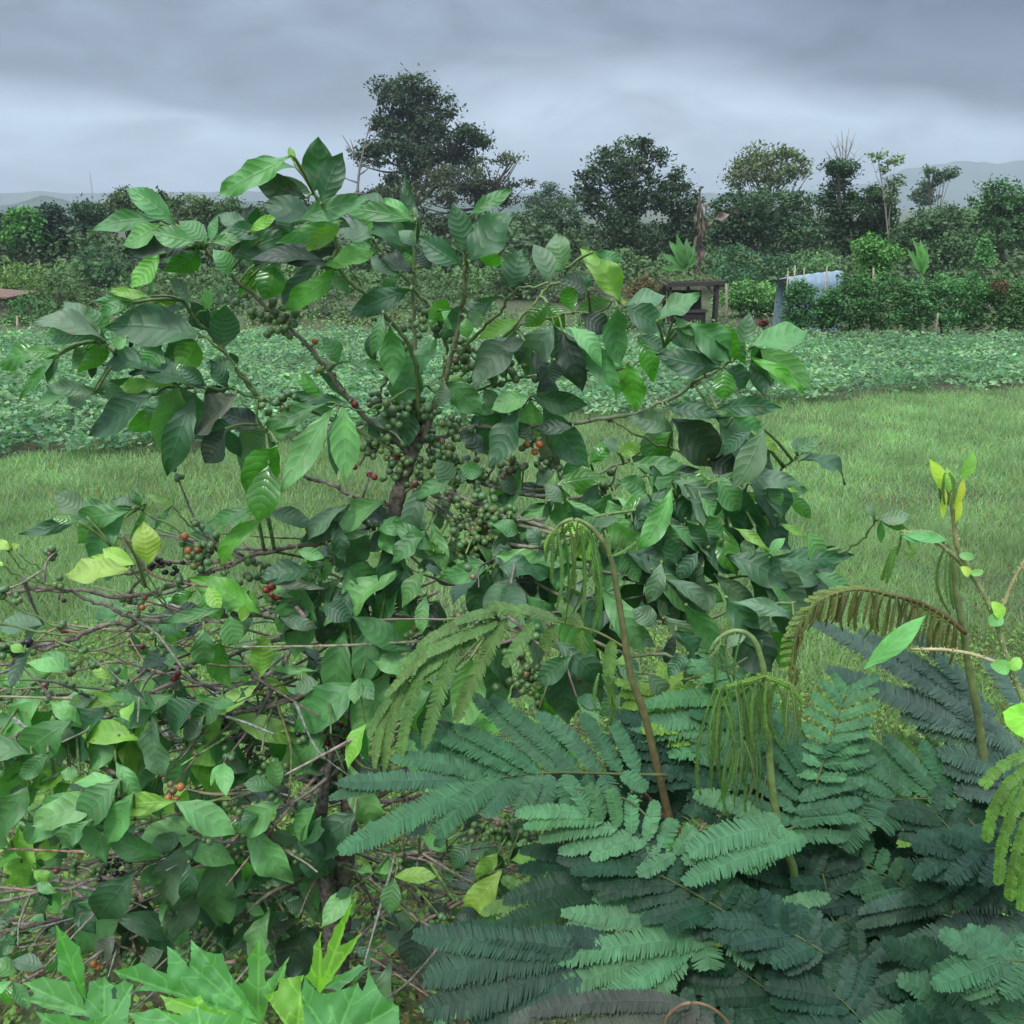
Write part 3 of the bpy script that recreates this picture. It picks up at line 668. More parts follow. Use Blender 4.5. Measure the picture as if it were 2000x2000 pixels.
# ------------------------------------------------------------------ shed, tunnel, poles, mast, roof
def box(g, c, s, col, rz=0, tilt=0):
    c = np.array(tuple(c)); hx, hy, hz = np.array(s) / 2
    v = np.array([(x, y, z) for x in (-hx, hx) for y in (-hy, hy) for z in (-hz, hz)])
    R = Matrix.Rotation(rz, 3, 'Z') @ Matrix.Rotation(tilt, 3, 'Y'); v = np.array([tuple(R @ Vector(q)) for q in v]) + c
    g.add(v, [(0, 1, 3, 2), (4, 6, 7, 5), (0, 4, 5, 1), (2, 3, 7, 6), (0, 2, 6, 4), (1, 5, 7, 3)], col)
def shed():
    Y = 30.5; A = at(*V(1256, 540), Y); Bp = at(*V(1362, 533), Y); zb = gz(Y)
    t = thing('shed', 'small open dark wooden shed with a mossy lean-to roof', 'shed', ((A.x + Bp.x) / 2, Y, zb))
    w = Bp.x - A.x; cx = (A.x + Bp.x) / 2; zt = (A.z + Bp.z) / 2 + .05
    g = G(); box(g, (cx, Y + .5, zt), (w + .1, 1.7, .05), (.09, .075, .06), 0, -.05)
    for i in range(9): box(g, (A.x + .1 + w * i / 9, Y + .5, zt + .045 + .0065 * (i - 4)), (.12, 1.74, .025), (.06, .052, .045), 0, -.05)
    box(g, (cx, Y - .36, zt - .02), (w + .12, .05, .1), (.05, .04, .035), 0, -.05)
    g.build('roof', M_WOOD, t, smooth=False)
    g = G(); P = np.stack([rng.uniform(A.x, Bp.x, 900), rng.uniform(Y - .3, Y + 1.3, 900), np.full(900, zt + .09)], 1)
    P[:, 2] += .06 * np.abs(np.sin(P[:, 0] * 5)) * rng.random(900) + (P[:, 0] - cx) * .05
    v, f, c = leaflets(P, .04, .8, np.array([.07, .11, .05])); g.add(v, f, c); tag(g.build('moss', M_FAR, t), kind='stuff')
    for px, yy in ((1350, Y - .25), (1360, Y + .9), (1262, Y - .25), (1262, Y + .9), (1302, Y + .4)):
        x = at(*V(px, 560), Y).x; g = G(); h = zt - zb - .05
        box(g, (x, yy, zb + h / 2), (.09, .09, h), (.05, .043, .037)); g.build('post', M_WOOD, t, smooth=False)
    g = G(); x = at(*V(1350, 560), Y).x; tube(g, [(x, Y - .25, zt - .42), (x - .32, Y - .25, zt - .08)], .03, (.1, .09, .075)); g.build('brace', M_WOOD, t)
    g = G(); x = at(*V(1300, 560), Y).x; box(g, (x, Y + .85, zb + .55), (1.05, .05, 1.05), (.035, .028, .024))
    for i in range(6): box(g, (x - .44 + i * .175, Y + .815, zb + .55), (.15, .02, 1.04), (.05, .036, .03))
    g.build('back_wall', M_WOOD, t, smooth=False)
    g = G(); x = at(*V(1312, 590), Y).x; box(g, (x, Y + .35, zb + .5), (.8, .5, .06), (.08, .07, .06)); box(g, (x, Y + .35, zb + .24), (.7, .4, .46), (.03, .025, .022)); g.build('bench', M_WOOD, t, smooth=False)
shed()
def tunnel():
    Y = 29.5; t0 = at(*V(1535, 600), Y); zb = gz(Y)
    t = thing('plastic_tunnel', 'pale blue-white plastic sheet shelter behind the left hedge bushes', 'plastic sheet', (t0.x, Y, zb))
    g = G(); prof = [(1480, 528), (1500, 524), (1530, 520), (1560, 516), (1590, 513)]
    nx = 24; xs = np.linspace(1488, 1592, nx); tops = np.interp(xs, [p[0] for p in prof], [p[1] for p in prof])
    v = []
    for a, b in zip(xs, tops):
        p = at(*V(a, b), Y); sag = .02 * math.sin(a * .35)
        for k, (dy, q) in enumerate(((-.15, 0), (-.12, .4), (-.06, .8), (0, 1), (.25, 1.0), (1.1, .93), (1.35, .5), (1.4, 0))):
            v.append((p.x, Y + dy + .03 * math.sin(a * .6 + k), zb + .02 + (p.z + sag - zb) * q))
    f = [(i * 8 + j, i * 8 + j + 1, (i + 1) * 8 + j + 1, (i + 1) * 8 + j) for i in range(nx - 1) for j in range(7)]
    g.add(v, f, (.25, .34, .43)); g.build('sheet', tint_mat('plastic_sheet', rough=.35, scale=6, bump=.2, var=(.8, 1.15), dist=.03), t)
    for a, top in ((1488, 510), (1500, 502), (1518, 505), (1562, 503)):
        g = G(); x = at(*V(a, 520), Y - .25); e = at(*V(a + rng.uniform(-2, 2), top), Y - .2)
        tube(g, [(x.x, Y - .25, zb), e], (.025, .02), (.38, .33, .22), 6); g.build('stake', M_WOOD, t)
tunnel()
def pole(name, label, cat, a, b, Y, r, col):
    B = at(*V(*b), Y); z0 = gz(Y); g = G(); T = at(*V(*a), Y)
    tube(g, [(B.x, Y, z0 - .02), ((B.x + T.x) / 2 + .02, Y, (z0 + T.z) / 2), T], r, col, 7, .1)
    o = g.build(name, M_WOOD); o.data.transform(Matrix.Translation((-B.x, -Y, -z0))); o.location = (B.x, Y, z0); tag(o, label, cat)
pole('wooden_pole', 'thin pale wooden pole standing at the left edge in front of the shrubs', 'pole', (32, 596), (35, 668), 27.5, .035, (.36, .30, .22))
pole('wooden_post', 'short weathered fence post just right of the shed', 'post', (1370, 535), (1372, 595), 29.8, .04, (.26, .23, .17))
pole('wooden_stake', 'pale stake sticking out of the hedge behind the yellow-green shrub', 'stake', (1648, 505), (1648, 600), 28.6, .025, (.34, .3, .2))
pole('wooden_stake', 'bare stick leaning at the foot of the hedge', 'stake', (1770, 590), (1762, 636), 26.9, .02, (.3, .25, .17))
def roof():
    Y = 33; p = at(*V(6, 556), Y); zb = gz(Y)
    t = thing('hut', 'hut with a rusty red roof, its corner showing at the left edge', 'hut', (p.x - 1.2, Y, zb))
    g = G(); box(g, (p.x - 1.1, Y + .9, zb + (p.z - zb) * .46), (2.2, 1.7, (p.z - zb) * .92), (.2, .17, .13)); g.build('wall', M_WOOD, t, smooth=False)
    g = G(); box(g, (p.x - 1.1, Y + .8, p.z + .02), (2.7, 2.2, .05), (.17, .10, .075), 0, .08); g.build('roof', M_WOOD, t, smooth=False)
roof()
def mast():
    Y = 1050; b = at(*V(175, 372), Y); tp = at(*V(175, 324), Y)
    g = G(); h = tp.z - gz(Y)
    r = .9
    for i in range(3):
        a = i * 2.094; tube(g, [(r * math.cos(a), r * math.sin(a), 0), (0.3 * math.cos(a), .3 * math.sin(a), h)], .22, (.3, .3, .32), 5)
    for k in range(18):
        z = h * k / 18; rr = r + (.3 - r) * k / 18
        for i in range(3):
            a, b2 = i * 2.094, (i + 1) * 2.094; tube(g, [(rr * math.cos(a), rr * math.sin(a), z), (rr * math.cos(b2), rr * math.sin(b2), z + h / 18)], .12, (.3, .3, .32), 4)
    o = g.build('radio_mast', M_WOOD); o.location = (b.x, Y, gz(Y)); tag(o, 'thin lattice radio mast far away in the haze on the left horizon', 'mast')
mast()
# ================================================================== coffee tree
CT = (.030, .082, .040)
TONE = dict(d=(.019, .072, .034), m=(.042, .140, .050), y=(.130, .290, .055), Y=(.19, .31, .065), s=(.060, .125, .078),  # s: lighter tone with the leaf sheen painted into it
            b=(.060, .210, .025), k=(.014, .036, .024), v=(.065, .085, .072), l=(.085, .23, .09))  # b: backlight put into the colour; k: very dark, painted shade in gaps
# branches: (region, [(x, y) ... from the outer end towards the trunk], r_outer_px, r_inner_px, kind)  kind g = green, w = woody
BR_ = [
 (R4, [(690,650),(830,790),(960,900),(1080,1010),(1200,1130),(1340,1280),(1420,1400),(1560,1560),(1760,1720)], 3.2, 6.5, 'gw'),
 (R4, [(1275,350),(1350,490),(1400,620),(1400,750),(1560,900),(1640,990),(1750,1110),(1830,1280),(1850,1560)], 3, 5, 'g'),
 (R4, [(1470,740),(1520,830),(1560,895)], 2.5, 3, 'g'),
 (R4, [(1590,600),(1730,770),(1830,880),(1932,1000),(1990,1200),(1960,1450)], 2.6, 4.5, 'g'),
 (R4, [(1822,430),(1820,700),(1815,900),(1820,1200),(1800,1350),(1830,1550)], 3, 6, 'gw'),
 (R4, [(580,930),(640,1030),(720,1110),(800,1210),(900,1340),(1020,1470),(1150,1500),(1400,1580),(1720,1740)], 3, 4, 'g'),
 (R4, [(400,1440),(520,1400),(690,1400),(850,1415),(1020,1465)], 2, 3.4, 'g'),
 (R4, [(1020,1620),(970,1600),(980,1470)], 2.2, 2.6, 'g'),
 (R4, [(640,1110),(740,1160),(860,1300),(960,1440)], 2.4, 3, 'g'),
 (R4, [(110,1150),(230,1240),(400,1330),(560,1380),(690,1400)], 2, 2.6, 'g'),
 (R4, [(1560,1530),(1700,1460),(1820,1400),(1900,1400)], 2.2, 3, 'g'),
 (R4, [(1420,1500),(1560,1530)], 2, 2, 'g'),
 (R4, [(1610,1560),(1650,1400),(1720,1250),(1700,1200)], 2, 3, 'w'),
 (R4, [(1620,980),(1660,1090),(1700,1240),(1760,1400),(1850,1580)], 2, 5, 'w'),
 (R5, [(150,250),(148,400),(135,560),(110,700),(60,900),(0,1060),(-60,1240)], 3.6, 6, 'gw'),
 (R5, [(545,490),(400,520),(345,560),(300,640),(180,740),(90,880),(0,1030)], 2.2, 4, 'g'),
 (R5, [(620,430),(600,470),(520,520),(440,620),(270,790),(150,900),(20,1040)], 2.6, 4, 'g'),
 (R5, [(840,570),(790,620),(600,640),(430,680),(290,790)], 2, 3, 'g'),
 (R5, [(1480,800),(1380,870),(1240,950),(1100,1040),(920,1110),(690,1145),(400,1170),(150,1175),(-20,1230)], 3.2, 5, 'gw'),
 (R5, [(1300,1330),(1150,1280),(1050,1250),(950,1200),(830,1140)], 2, 3, 'g'),
 (R5, [(960,1290),(860,1350),(690,1410),(500,1460),(300,1440),(0,1330)], 2.5, 4, 'gw'),
 (R5, [(860,1350),(820,1450),(740,1490)], 2, 3, 'w'),
 (R5, [(1790,1240),(1700,1310),(1580,1420),(1400,1540),(1200,1620),(900,1680),(500,1640),(100,1480)], 2, 5, 'gw'),
 (R5, [(780,1490),(600,1500),(400,1480),(200,1420),(0,1330)], 3, 5, 'w'),
 (R5, [(900,1850),(690,1790),(500,1760),(380,1750),(240,1690),(60,1600),(-80,1500)], 2.6, 4.5, 'gw'),
 (R5, [(520,1600),(400,1610),(250,1560),(0,1500),(-80,1440)], 2.5, 4, 'w'),
 (R5, [(1900,1740),(1560,1810),(1420,1830),(1230,1790),(1000,1740),(700,1700),(300,1600),(0,1480)], 2.6, 5, 'gw'),
 (R5, [(1530,1860),(1260,1900),(1000,1870),(600,1780),(200,1640),(-60,1500)], 2, 4, 'gw'),
 (R5, [(1080,790),(980,850),(860,900),(640,900),(480,930),(340,950),(120,1020)], 2, 3, 'g'),
 (R5, [(1340,890),(1240,950)], 2, 2.4, 'g'),
 (R5, [(450,1030),(380,1150),(330,1280),(250,1400)], 2, 3, 'gw'),
 (R5, [(1000,1400),(860,1440),(760,1480)], 2, 2.4, 'g'),
 (R5, [(1650,1490),(1500,1480),(1350,1420),(1200,1480),(1000,1560),(700,1600)], 2, 3, 'g'),
 (R8, [(1130,460),(1060,560),(940,630),(700,640),(540,690),(370,700),(160,670),(0,690),(-200,640)], 1.8, 4, 'g'),
 (R8, [(690,900),(600,910),(380,930),(200,990),(0,1010),(-300,980),(-900,700)], 2, 4, 'gw'),
 (R8, [(320,1130),(170,1180),(0,1190),(-300,1150),(-800,900)], 2, 4, 'gw'),
 (R8, [(240,1320),(0,1300),(-300,1240),(-900,1000)], 2, 4, 'gw'),
 (R6, [(-60,715),(160,700),(400,700),(650,730),(800,715),(1000,650),(1180,580),(1400,500),(1600,460),(1780,430),(1932,390),(2120,360)], 3.5, 7, 'w'),
 (R6, [(610,610),(850,580),(900,550),(1100,550),(1230,545)], 3, 4.5, 'w'),
 (R6, [(640,415),(700,430),(830,500),(890,550)], 2, 3.2, 'w'),
 (R6, [(750,260),(900,340),(1110,450),(1200,500)], 2, 3, 'g'),
 (R6, [(930,240),(1000,330),(1100,410),(1180,480)], 1.6, 2.4, 'g'),
 (R6, [(-60,700),(0,740),(150,820),(280,880),(430,920)], 2, 2.4, 'g'),
 (R6, [(160,690),(330,690),(480,750),(620,800),(740,860)], 3, 4, 'w'),
 (R6, [(120,985),(200,1010),(330,990),(450,930),(550,890),(740,870),(900,860),(1200,830),(1500,840),(1750,780),(2020,640)], 4, 6, 'w'),
 (R6, [(-60,865),(200,920),(380,940)], 2, 2.5, 'g'),
 (R6, [(-60,960),(130,975),(300,965)], 2, 2.5, 'g'),
 (R6, [(340,1015),(550,1020),(700,940),(760,880)], 1.8, 2.4, 'w'),
 (R6, [(550,1020),(680,1080),(850,1140),(1000,1180),(1300,1250)], 1.8, 2.8, 'w'),
 (R6, [(650,995),(860,1000),(960,985),(1110,1030),(1300,1080)], 1.5, 2.2, 'w'),
 (R6, [(-60,1215),(200,1240),(370,1265),(620,1230),(800,1160),(1000,1100),(1200,1060),(1370,1000),(1700,880),(1990,760)], 3.5, 6.5, 'w'),
 (R6, [(20,1060),(130,1170),(230,1240)], 1.8, 2.6, 'g'),
 (R6, [(30,470),(130,590),(230,650),(330,695)], 1.7, 2.2, 'g'),
 (R6, [(90,490),(230,600),(310,655)], 1.5, 2, 'g'),
 (R6, [(20,570),(120,630),(240,660)], 1.5, 2, 'g'),
 (R6, [(-60,1530),(150,1470),(400,1450),(800,1420),(1400,1330),(1900,1180)], 4.5, 6, 'w'),
 (R6, [(600,460),(700,580),(800,690),(900,790),(950,840)], 1.5, 2, 'g'),
 (R6, [(780,600),(850,700),(900,790)], 1.5, 2, 'g'),
 (R6, [(1520,1100),(1600,980),(1690,860),(1850,700),(1960,560)], 4.5, 6, 'w'),
 (R6, [(1640,80),(1800,140),(1932,200),(2060,240)], 3.5, 5, 'w'),
 (R6, [(1240,510),(1500,570),(1800,620),(1932,680)], 2, 3, 'gw'),
 (R6, [(850,1420),(1000,1410),(1200,1410),(1400,1400),(1470,1310),(1500,1250)], 2.5, 3.5, 'w'),
 (R6, [(930,1520),(1250,1500),(1400,1440)], 2.5, 3, 'w'),
 (R6, [(1280,960),(1240,860),(1300,820),(1500,760),(1700,700)], 1.8, 2.4, 'g'),
 (R6, [(1400,1160),(1600,1180),(1800,1180),(1950,1150)], 1.8, 2.6, 'g'),
 (R6, [(740,1420),(560,1340),(500,1250),(700,1240),(950,1240)], 1.8, 2.6, 'g'),
 (R6, [(1370,1340),(1480,1290),(1700,1300),(1900,1300)], 2, 4, 'w'),
 (R2, [(-60,1005),(250,940),(450,900),(640,850),(830,770),(1100,600),(1380,520),(1720,400)], 3.5, 5.5, 'w'),
 (R2, [(-60,965),(250,900),(500,880),(700,860),(950,820),(1200,750),(1350,730),(1700,640)], 3, 5, 'w'),
 (R2, [(-60,865),(150,820),(280,730),(450,720),(620,740),(760,690),(960,590)], 3, 4, 'w'),
 (R2, [(1560,800),(1500,700),(1440,600),(1370,520)], 2.5, 4, 'w'),
 (R2, [(650,920),(1050,880),(1200,870),(1400,890),(1650,940),(1790,950)], 2.8, 4.5, 'w'),
 (R2, [(-60,1110),(150,1115),(350,1090),(700,1000),(1000,940)], 3.5, 4, 'w'),
 (R2, [(-60,1200),(200,1150),(350,1100)], 3, 3.4, 'w'),
 (R2, [(-60,1280),(180,1340),(300,1200),(420,1120)], 2.4, 3, 'w'),
 (R2, [(580,1200),(700,1260),(870,1350)], 2.8, 3.4, 'w'),
 (R2, [(830,680),(960,590),(1100,470),(1300,300),(1380,50)], 2.8, 5, 'w'),
 (R2, [(880,240),(1100,230),(1200,200),(1330,160),(1420,100)], 2.4, 3.4, 'w'),
 (R2, [(640,560),(850,550),(1000,500),(1300,420),(1700,300),(1870,240)], 2, 4, 'gw'),
 (R2, [(600,1120),(800,980),(960,880),(1080,660)], 2, 3, 'w'),
 (R2, [(1100,1160),(1300,1060),(1500,940),(1700,860)], 3, 4, 'w'),
 (R2, [(700,1200),(900,1100),(1200,1000)], 2, 3, 'w'),
 (R9, [(700,985),(560,890),(420,770),(260,640),(100,600)], 2.5, 4, 'w'),
 (R9, [(655,1400),(600,1260),(520,1170),(380,1070),(230,1020),(140,980)], 3.5, 5, 'w'),
 (R9, [(500,980),(400,910),(330,820),(260,650)], 2, 3, 'w'),
 (R9, [(720,550),(550,560),(380,560),(180,500)], 2.2, 3.4, 'w'),
 (R9, [(820,710),(700,640),(540,580),(430,560)], 2.4, 3, 'w'),
 (R9, [(800,760),(600,740),(430,700),(260,640)], 2.4, 3, 'w'),
 (R9, [(740,940),(620,760),(500,640),(380,560)], 2, 3, 'w'),
 (R9, [(1300,580),(1200,510),(1050,450),(870,350),(600,280),(250,330)], 3.5, 5, 'w'),
]
# hero leaves: base x y, tip x y, half width (all in zoomed-photo pixels of the region), tone
HERO = [(V, """108 670 -6 692 13 b;112 664 48 662 12 l;196 642 70 612 19 s;200 640 128 582 16 s;205 650 150 700 14 b;182 735 92 728 15 s;180 742 60 772 11 m;300 700 200 690 18 d;175 738 128 762 16 s;95 1268 0 1285 14 b;250 960 150 975 18 m;560 420 690 380 22 m;380 455 250 470 24 k;480 500 600 470 26 k;300 480 250 540 20 b"""),
 (R4, """1165 150 790 350 66 l;1180 210 880 282 48 m;1240 380 965 270 75 k;1275 350 1300 68 84 d;1320 410 1425 152 76 d;1350 480 1495 360 38 s;1270 360 1100 262 28 s;1172 190 1150 108 20 y
530 520 280 335 60 m;450 495 100 552 50 m;450 515 262 625 48 l;640 612 418 560 58 l;705 640 560 510 60 m;655 640 480 765 56 b;600 640 275 670 60 k;825 795 740 665 52 l;830 700 1140 570 66 d;722 620 940 572 34 m
930 560 1075 470 30 y;930 540 770 468 42 s;1290 480 1020 415 66 d;1160 570 1080 440 50 d;1430 505 1095 612 46 l;1430 530 1240 665 44 y;1560 580 1548 470 42 l;1600 600 1430 560 60 s;1330 710 955 715 42 k;1330 745 1600 675 46 b
1400 760 1115 965 56 b;1070 715 1010 915 84 b;985 760 880 905 46 b;1830 695 1445 455 76 d;1825 500 1450 440 50 m;1830 520 1640 395 36 l;1740 795 1590 700 46 s;1800 870 1480 1010 66 d
680 1125 195 1080 100 d;600 955 498 815 72 s;435 925 105 935 34 m;400 910 190 880 26 y;555 930 385 968 24 y;695 985 722 872 32 l;735 1100 620 945 58 d;790 1190 800 970 78 d;455 1170 380 1295 66 m;645 1150 545 1310 86 b
300 940 140 1020 34 m;270 1125 220 1190 50 l;520 1375 180 1422 34 y;695 1400 310 1330 54 d;405 1430 95 1645 70 d;545 1385 470 1730 88 l;640 1430 500 1845 76 d;855 1440 650 1635 86 v;800 1620 700 1795 60 k;870 1620 650 1672 46 d
1020 1620 895 1855 94 s;1350 1480 1025 1625 46 m;1470 1480 1130 1440 36 d;1375 1510 1120 1935 74 l;1430 1495 1450 1868 80 l;1400 1530 1400 1850 48 d;1560 1560 1762 1680 38 s;1790 1490 1790 1700 58 d;1080 1700 930 1985 78 b;1180 1600 1040 1650 34 l
1410 1270 1330 1140 48 m;1430 1262 1670 1285 24 m;860 1290 710 1270 38 m;820 1400 720 1260 44 d;110 1150 -60 950 60 s;115 1130 -150 1130 50 m;120 1110 60 960 40 s;100 1150 -110 1150 30 b;690 1380 560 1290 44 d;560 1380 330 1290 50 d
1690 470 1500 400 44 d;1830 640 1740 560 44 s;1000 600 830 540 46 d;1400 640 1250 590 40 k;1810 780 1640 700 44 k;1910 760 1830 660 50 k;1890 1050 1990 930 50 b"""),
 (R5, """150 350 82 128 58 d;158 178 355 60 36 m;162 390 350 180 88 d;165 320 330 165 56 m;130 405 -60 280 60 d;345 515 405 345 74 d;545 495 465 318 50 s;615 425 575 262 58 s;715 350 708 300 24 s;875 580 695 345 66 y
740 345 888 388 24 m;720 520 595 470 46 k;650 625 620 510 44 b;830 570 675 620 46 s;530 585 430 690 46 b;830 580 905 574 13 Y;860 600 885 865 64 m;895 600 1070 700 66 d;690 640 815 712 60 k;1045 665 1235 550 46 m
560 695 440 912 84 s;620 695 770 875 42 l;690 720 865 975 60 m;600 720 690 980 66 k;560 850 560 955 48 k;420 765 312 790 36 v;145 650 150 745 46 b;30 620 98 705 38 l;160 620 216 690 34 s;395 668 212 750 34 y
1200 680 1380 845 78 m;1130 650 1222 735 26 l;1130 700 1260 810 46 s;1330 690 1455 866 54 b;1440 785 1482 640 42 s;1490 785 1740 718 56 m;1530 795 1765 978 74 l;1480 840 1720 1002 30 b;1360 890 1360 1036 60 b;1350 890 1060 830 62 d
1400 860 1235 765 40 d;1270 922 1150 888 28 b;955 740 1022 942 44 b;905 868 952 1080 60 b;450 1040 438 1240 58 l;440 1030 275 1085 52 l;450 1020 705 1062 58 d;400 1070 270 1342 62 d;510 1075 712 1342 78 d;340 1080 200 1295 56 d
500 1180 585 1372 38 v;40 950 212 1105 64 m;45 960 10 1070 40 s;20 940 145 960 18 y;300 1085 235 995 38 s;1120 1185 918 1128 52 s;1120 1130 1300 1345 88 k;1075 1075 1335 1112 38 d;1330 1085 1615 1080 48 d;1320 1125 1505 1365 78 d
1400 1125 1545 1222 46 m;1510 1205 1612 1280 22 y;1490 1190 1565 1405 46 d;1290 1325 1450 1405 72 k;1695 1285 1800 1218 34 m;1715 1330 1922 1430 34 d;1705 1305 1790 1322 22 s;1590 1430 1705 1470 16 y;1650 1490 1762 1592 28 b;1580 1425 1630 1535 34 m
1470 1480 1642 1600 24 b;1005 1400 1202 1585 58 m;1175 1440 1425 1595 48 d;1040 1392 1300 1440 26 b;1330 1400 1425 1555 54 m;590 1400 745 1492 42 b;780 1500 640 1642 74 m;810 1505 925 1710 60 l;850 1490 1120 1705 38 l;570 1510 395 1655 50 d
730 1340 812 1238 40 b;930 1340 1155 1345 48 m;870 1300 965 1262 36 y;860 1290 800 1225 34 s;1160 1655 1372 1855 34 s;1360 1630 1418 1855 56 b;1395 1640 1560 1752 22 y;1620 1622 1735 1684 16 y;1500 1590 1575 1635 24 y;1560 1800 1935 1772 56 d
1080 1780 990 1600 40 d;650 1170 480 1180 36 k;250 1300 120 1200 40 k;760 1700 660 1560 46 d;900 1600 1080 1640 36 d;1000 1480 870 1420 40 m;1100 1500 960 1600 40 m;1250 1500 1360 1620 36 l;1180 1600 1280 1760 38 m;1000 1620 1150 1780 40 s
930 1620 1030 1800 36 d;860 1650 960 1860 40 m;1240 1760 1150 1880 40 d;1100 1850 1000 1950 40 k;880 1860 1050 1880 36 s;600 1530 520 1440 36 s;470 1440 560 1380 42 s;450 1240 400 1150 36 k;230 1380 120 1360 44 m;70 1440 10 1330 50 s;380 1490 300 1400 36 s"""),
 (R8, """540 690 745 965 98 d;620 690 930 842 64 d;560 660 965 655 46 d;800 745 985 835 44 m;690 985 385 905 42 s;400 1010 560 1262 110 k;570 1060 625 1262 56 b;0 980 205 1175 34 s;90 500 330 722 40 s;20 560 105 825 46 d
150 780 300 892 38 m;0 780 222 945 40 s;520 825 585 910 28 y;560 640 640 560 30 l;1140 455 1310 430 42 s;1160 460 1300 505 22 b;1130 450 1080 375 18 s;20 480 220 640 44 m;230 600 120 470 40 d;60 700 20 560 44 d
300 560 240 440 44 m;430 400 560 300 30 b;-60 600 60 760 50 d;-100 760 -20 900 44 d;-200 640 -120 800 50 k;120 1180 20 1290 44 d;300 1130 430 1080 30 s;-80 860 40 960 40 d"""),
 (R6, """470 290 300 185 62 s;465 300 130 390 38 d;425 330 285 312 24 b;600 248 428 432 42 b;755 252 605 222 34 s;670 310 492 505 66 m;790 230 600 312 22 b;930 242 800 188 22 y;800 560 770 338 72 Y;700 582 368 612 58 Y
690 570 500 520 28 Y;725 560 565 480 46 Y;55 482 -20 430 28 Y;62 480 102 450 16 Y;20 570 -30 545 14 Y;1450 20 1392 312 86 b;1380 250 1138 332 34 m;1380 285 1178 392 34 b;1440 300 1210 552 44 b;1440 270 1670 352 48 d
1400 825 1040 648 76 b;1050 700 918 762 28 b;1745 690 1450 652 32 v;1720 720 1518 955 62 d;1210 795 895 865 30 m;1235 830 1270 985 82 l;1300 870 1318 782 28 y;1200 940 1250 1205 50 b;1100 900 1100 1095 60 m;1400 1165 1412 955 54 y
1385 1170 1560 1265 28 y;1390 1210 1170 1352 48 y;1700 1132 1458 1112 22 l;870 965 1010 930 36 b;1025 1040 860 1042 28 m;262 1192 8 1198 34 b;130 1032 60 998 28 y;610 1185 500 1100 46 y;690 1180 590 1092 38 l;555 1212 315 1322 32 l
520 1275 375 1312 32 s;620 1210 575 1292 38 l;385 1400 148 1605 86 m;560 1330 398 1585 86 d;730 1380 495 1565 58 y;745 1420 642 1732 78 l;795 1400 832 1475 32 y;865 1475 838 1645 76 s;905 1280 755 1335 40 m;945 1300 865 1405 40 d
1085 1300 945 1455 62 d;1195 1270 1038 1402 66 m;1100 1375 1008 1500 44 s;1440 1425 1552 1645 54 b;1720 1195 1598 1232 44 s;1782 1190 1600 1345 60 m;1790 1172 1922 1235 48 s;1800 1145 1905 1118 18 y;1475 1145 1580 1192 44 d;1700 1480 1860 1500 30 k
1500 840 1700 900 40 s;1740 780 1880 860 60 d;1700 800 1740 980 60 k;1560 560 1740 640 44 b;1600 480 1740 520 36 l;-30 1420 60 1380 30 m;130 1640 20 1700 40 l;1180 1330 1060 1260 30 b;1700 1180 1620 1110 24 y"""),
 (R2, """1700 900 1535 680 78 m;1755 850 1600 680 82 d;1712 932 1790 1088 84 m;1480 700 1350 790 56 d;1490 710 1462 866 36 k;1400 800 1208 975 46 d;600 960 468 1255 100 m;560 955 345 1175 38 k;780 975 700 1215 60 k;1190 1075 1240 1250 40 d
1530 1050 1235 1255 42 d;1620 1085 1290 1232 36 v;1665 1125 1568 1395 84 k;990 640 815 705 52 s;640 690 630 575 56 s;480 460 185 505 40 d;475 540 200 535 36 m;525 510 645 560 48 l;485 560 345 695 44 m;560 655 370 690 46 d
130 560 0 440 50 s;205 570 88 640 50 l;335 620 208 762 34 y;860 275 718 435 48 m;1265 310 1095 425 56 m;1300 280 1465 362 58 l;840 460 852 535 28 m;1250 330 1095 525 28 s;640 100 530 260 60 b;1190 600 1390 560 40 b
60 660 -40 700 60 y;0 560 -70 640 50 m;110 760 0 790 50 b;180 830 260 890 40 y;240 1060 190 970 36 s;300 950 200 900 30 l;1180 960 1170 1080 40 s;700 500 640 460 40 d;360 760 280 700 46 s;1540 1010 1640 1040 40 d
430 320 330 300 36 l;290 330 230 300 34 y;380 360 300 440 36 b;160 400 60 420 36 s;240 380 110 350 34 s;950 560 1090 500 24 l;1300 760 1320 880 24 b;1640 620 1550 600 30 b;120 1180 0 1250 50 m;90 1380 -40 1330 50 l
620 1180 560 1300 60 v;1060 1220 1180 1330 50 d;880 1260 760 1340 50 s;100 1480 0 1520 60 b;520 600 640 640 30 b;680 400 620 340 26 l;900 1010 980 1080 20 b;1320 1000 1420 1060 30 l"""),
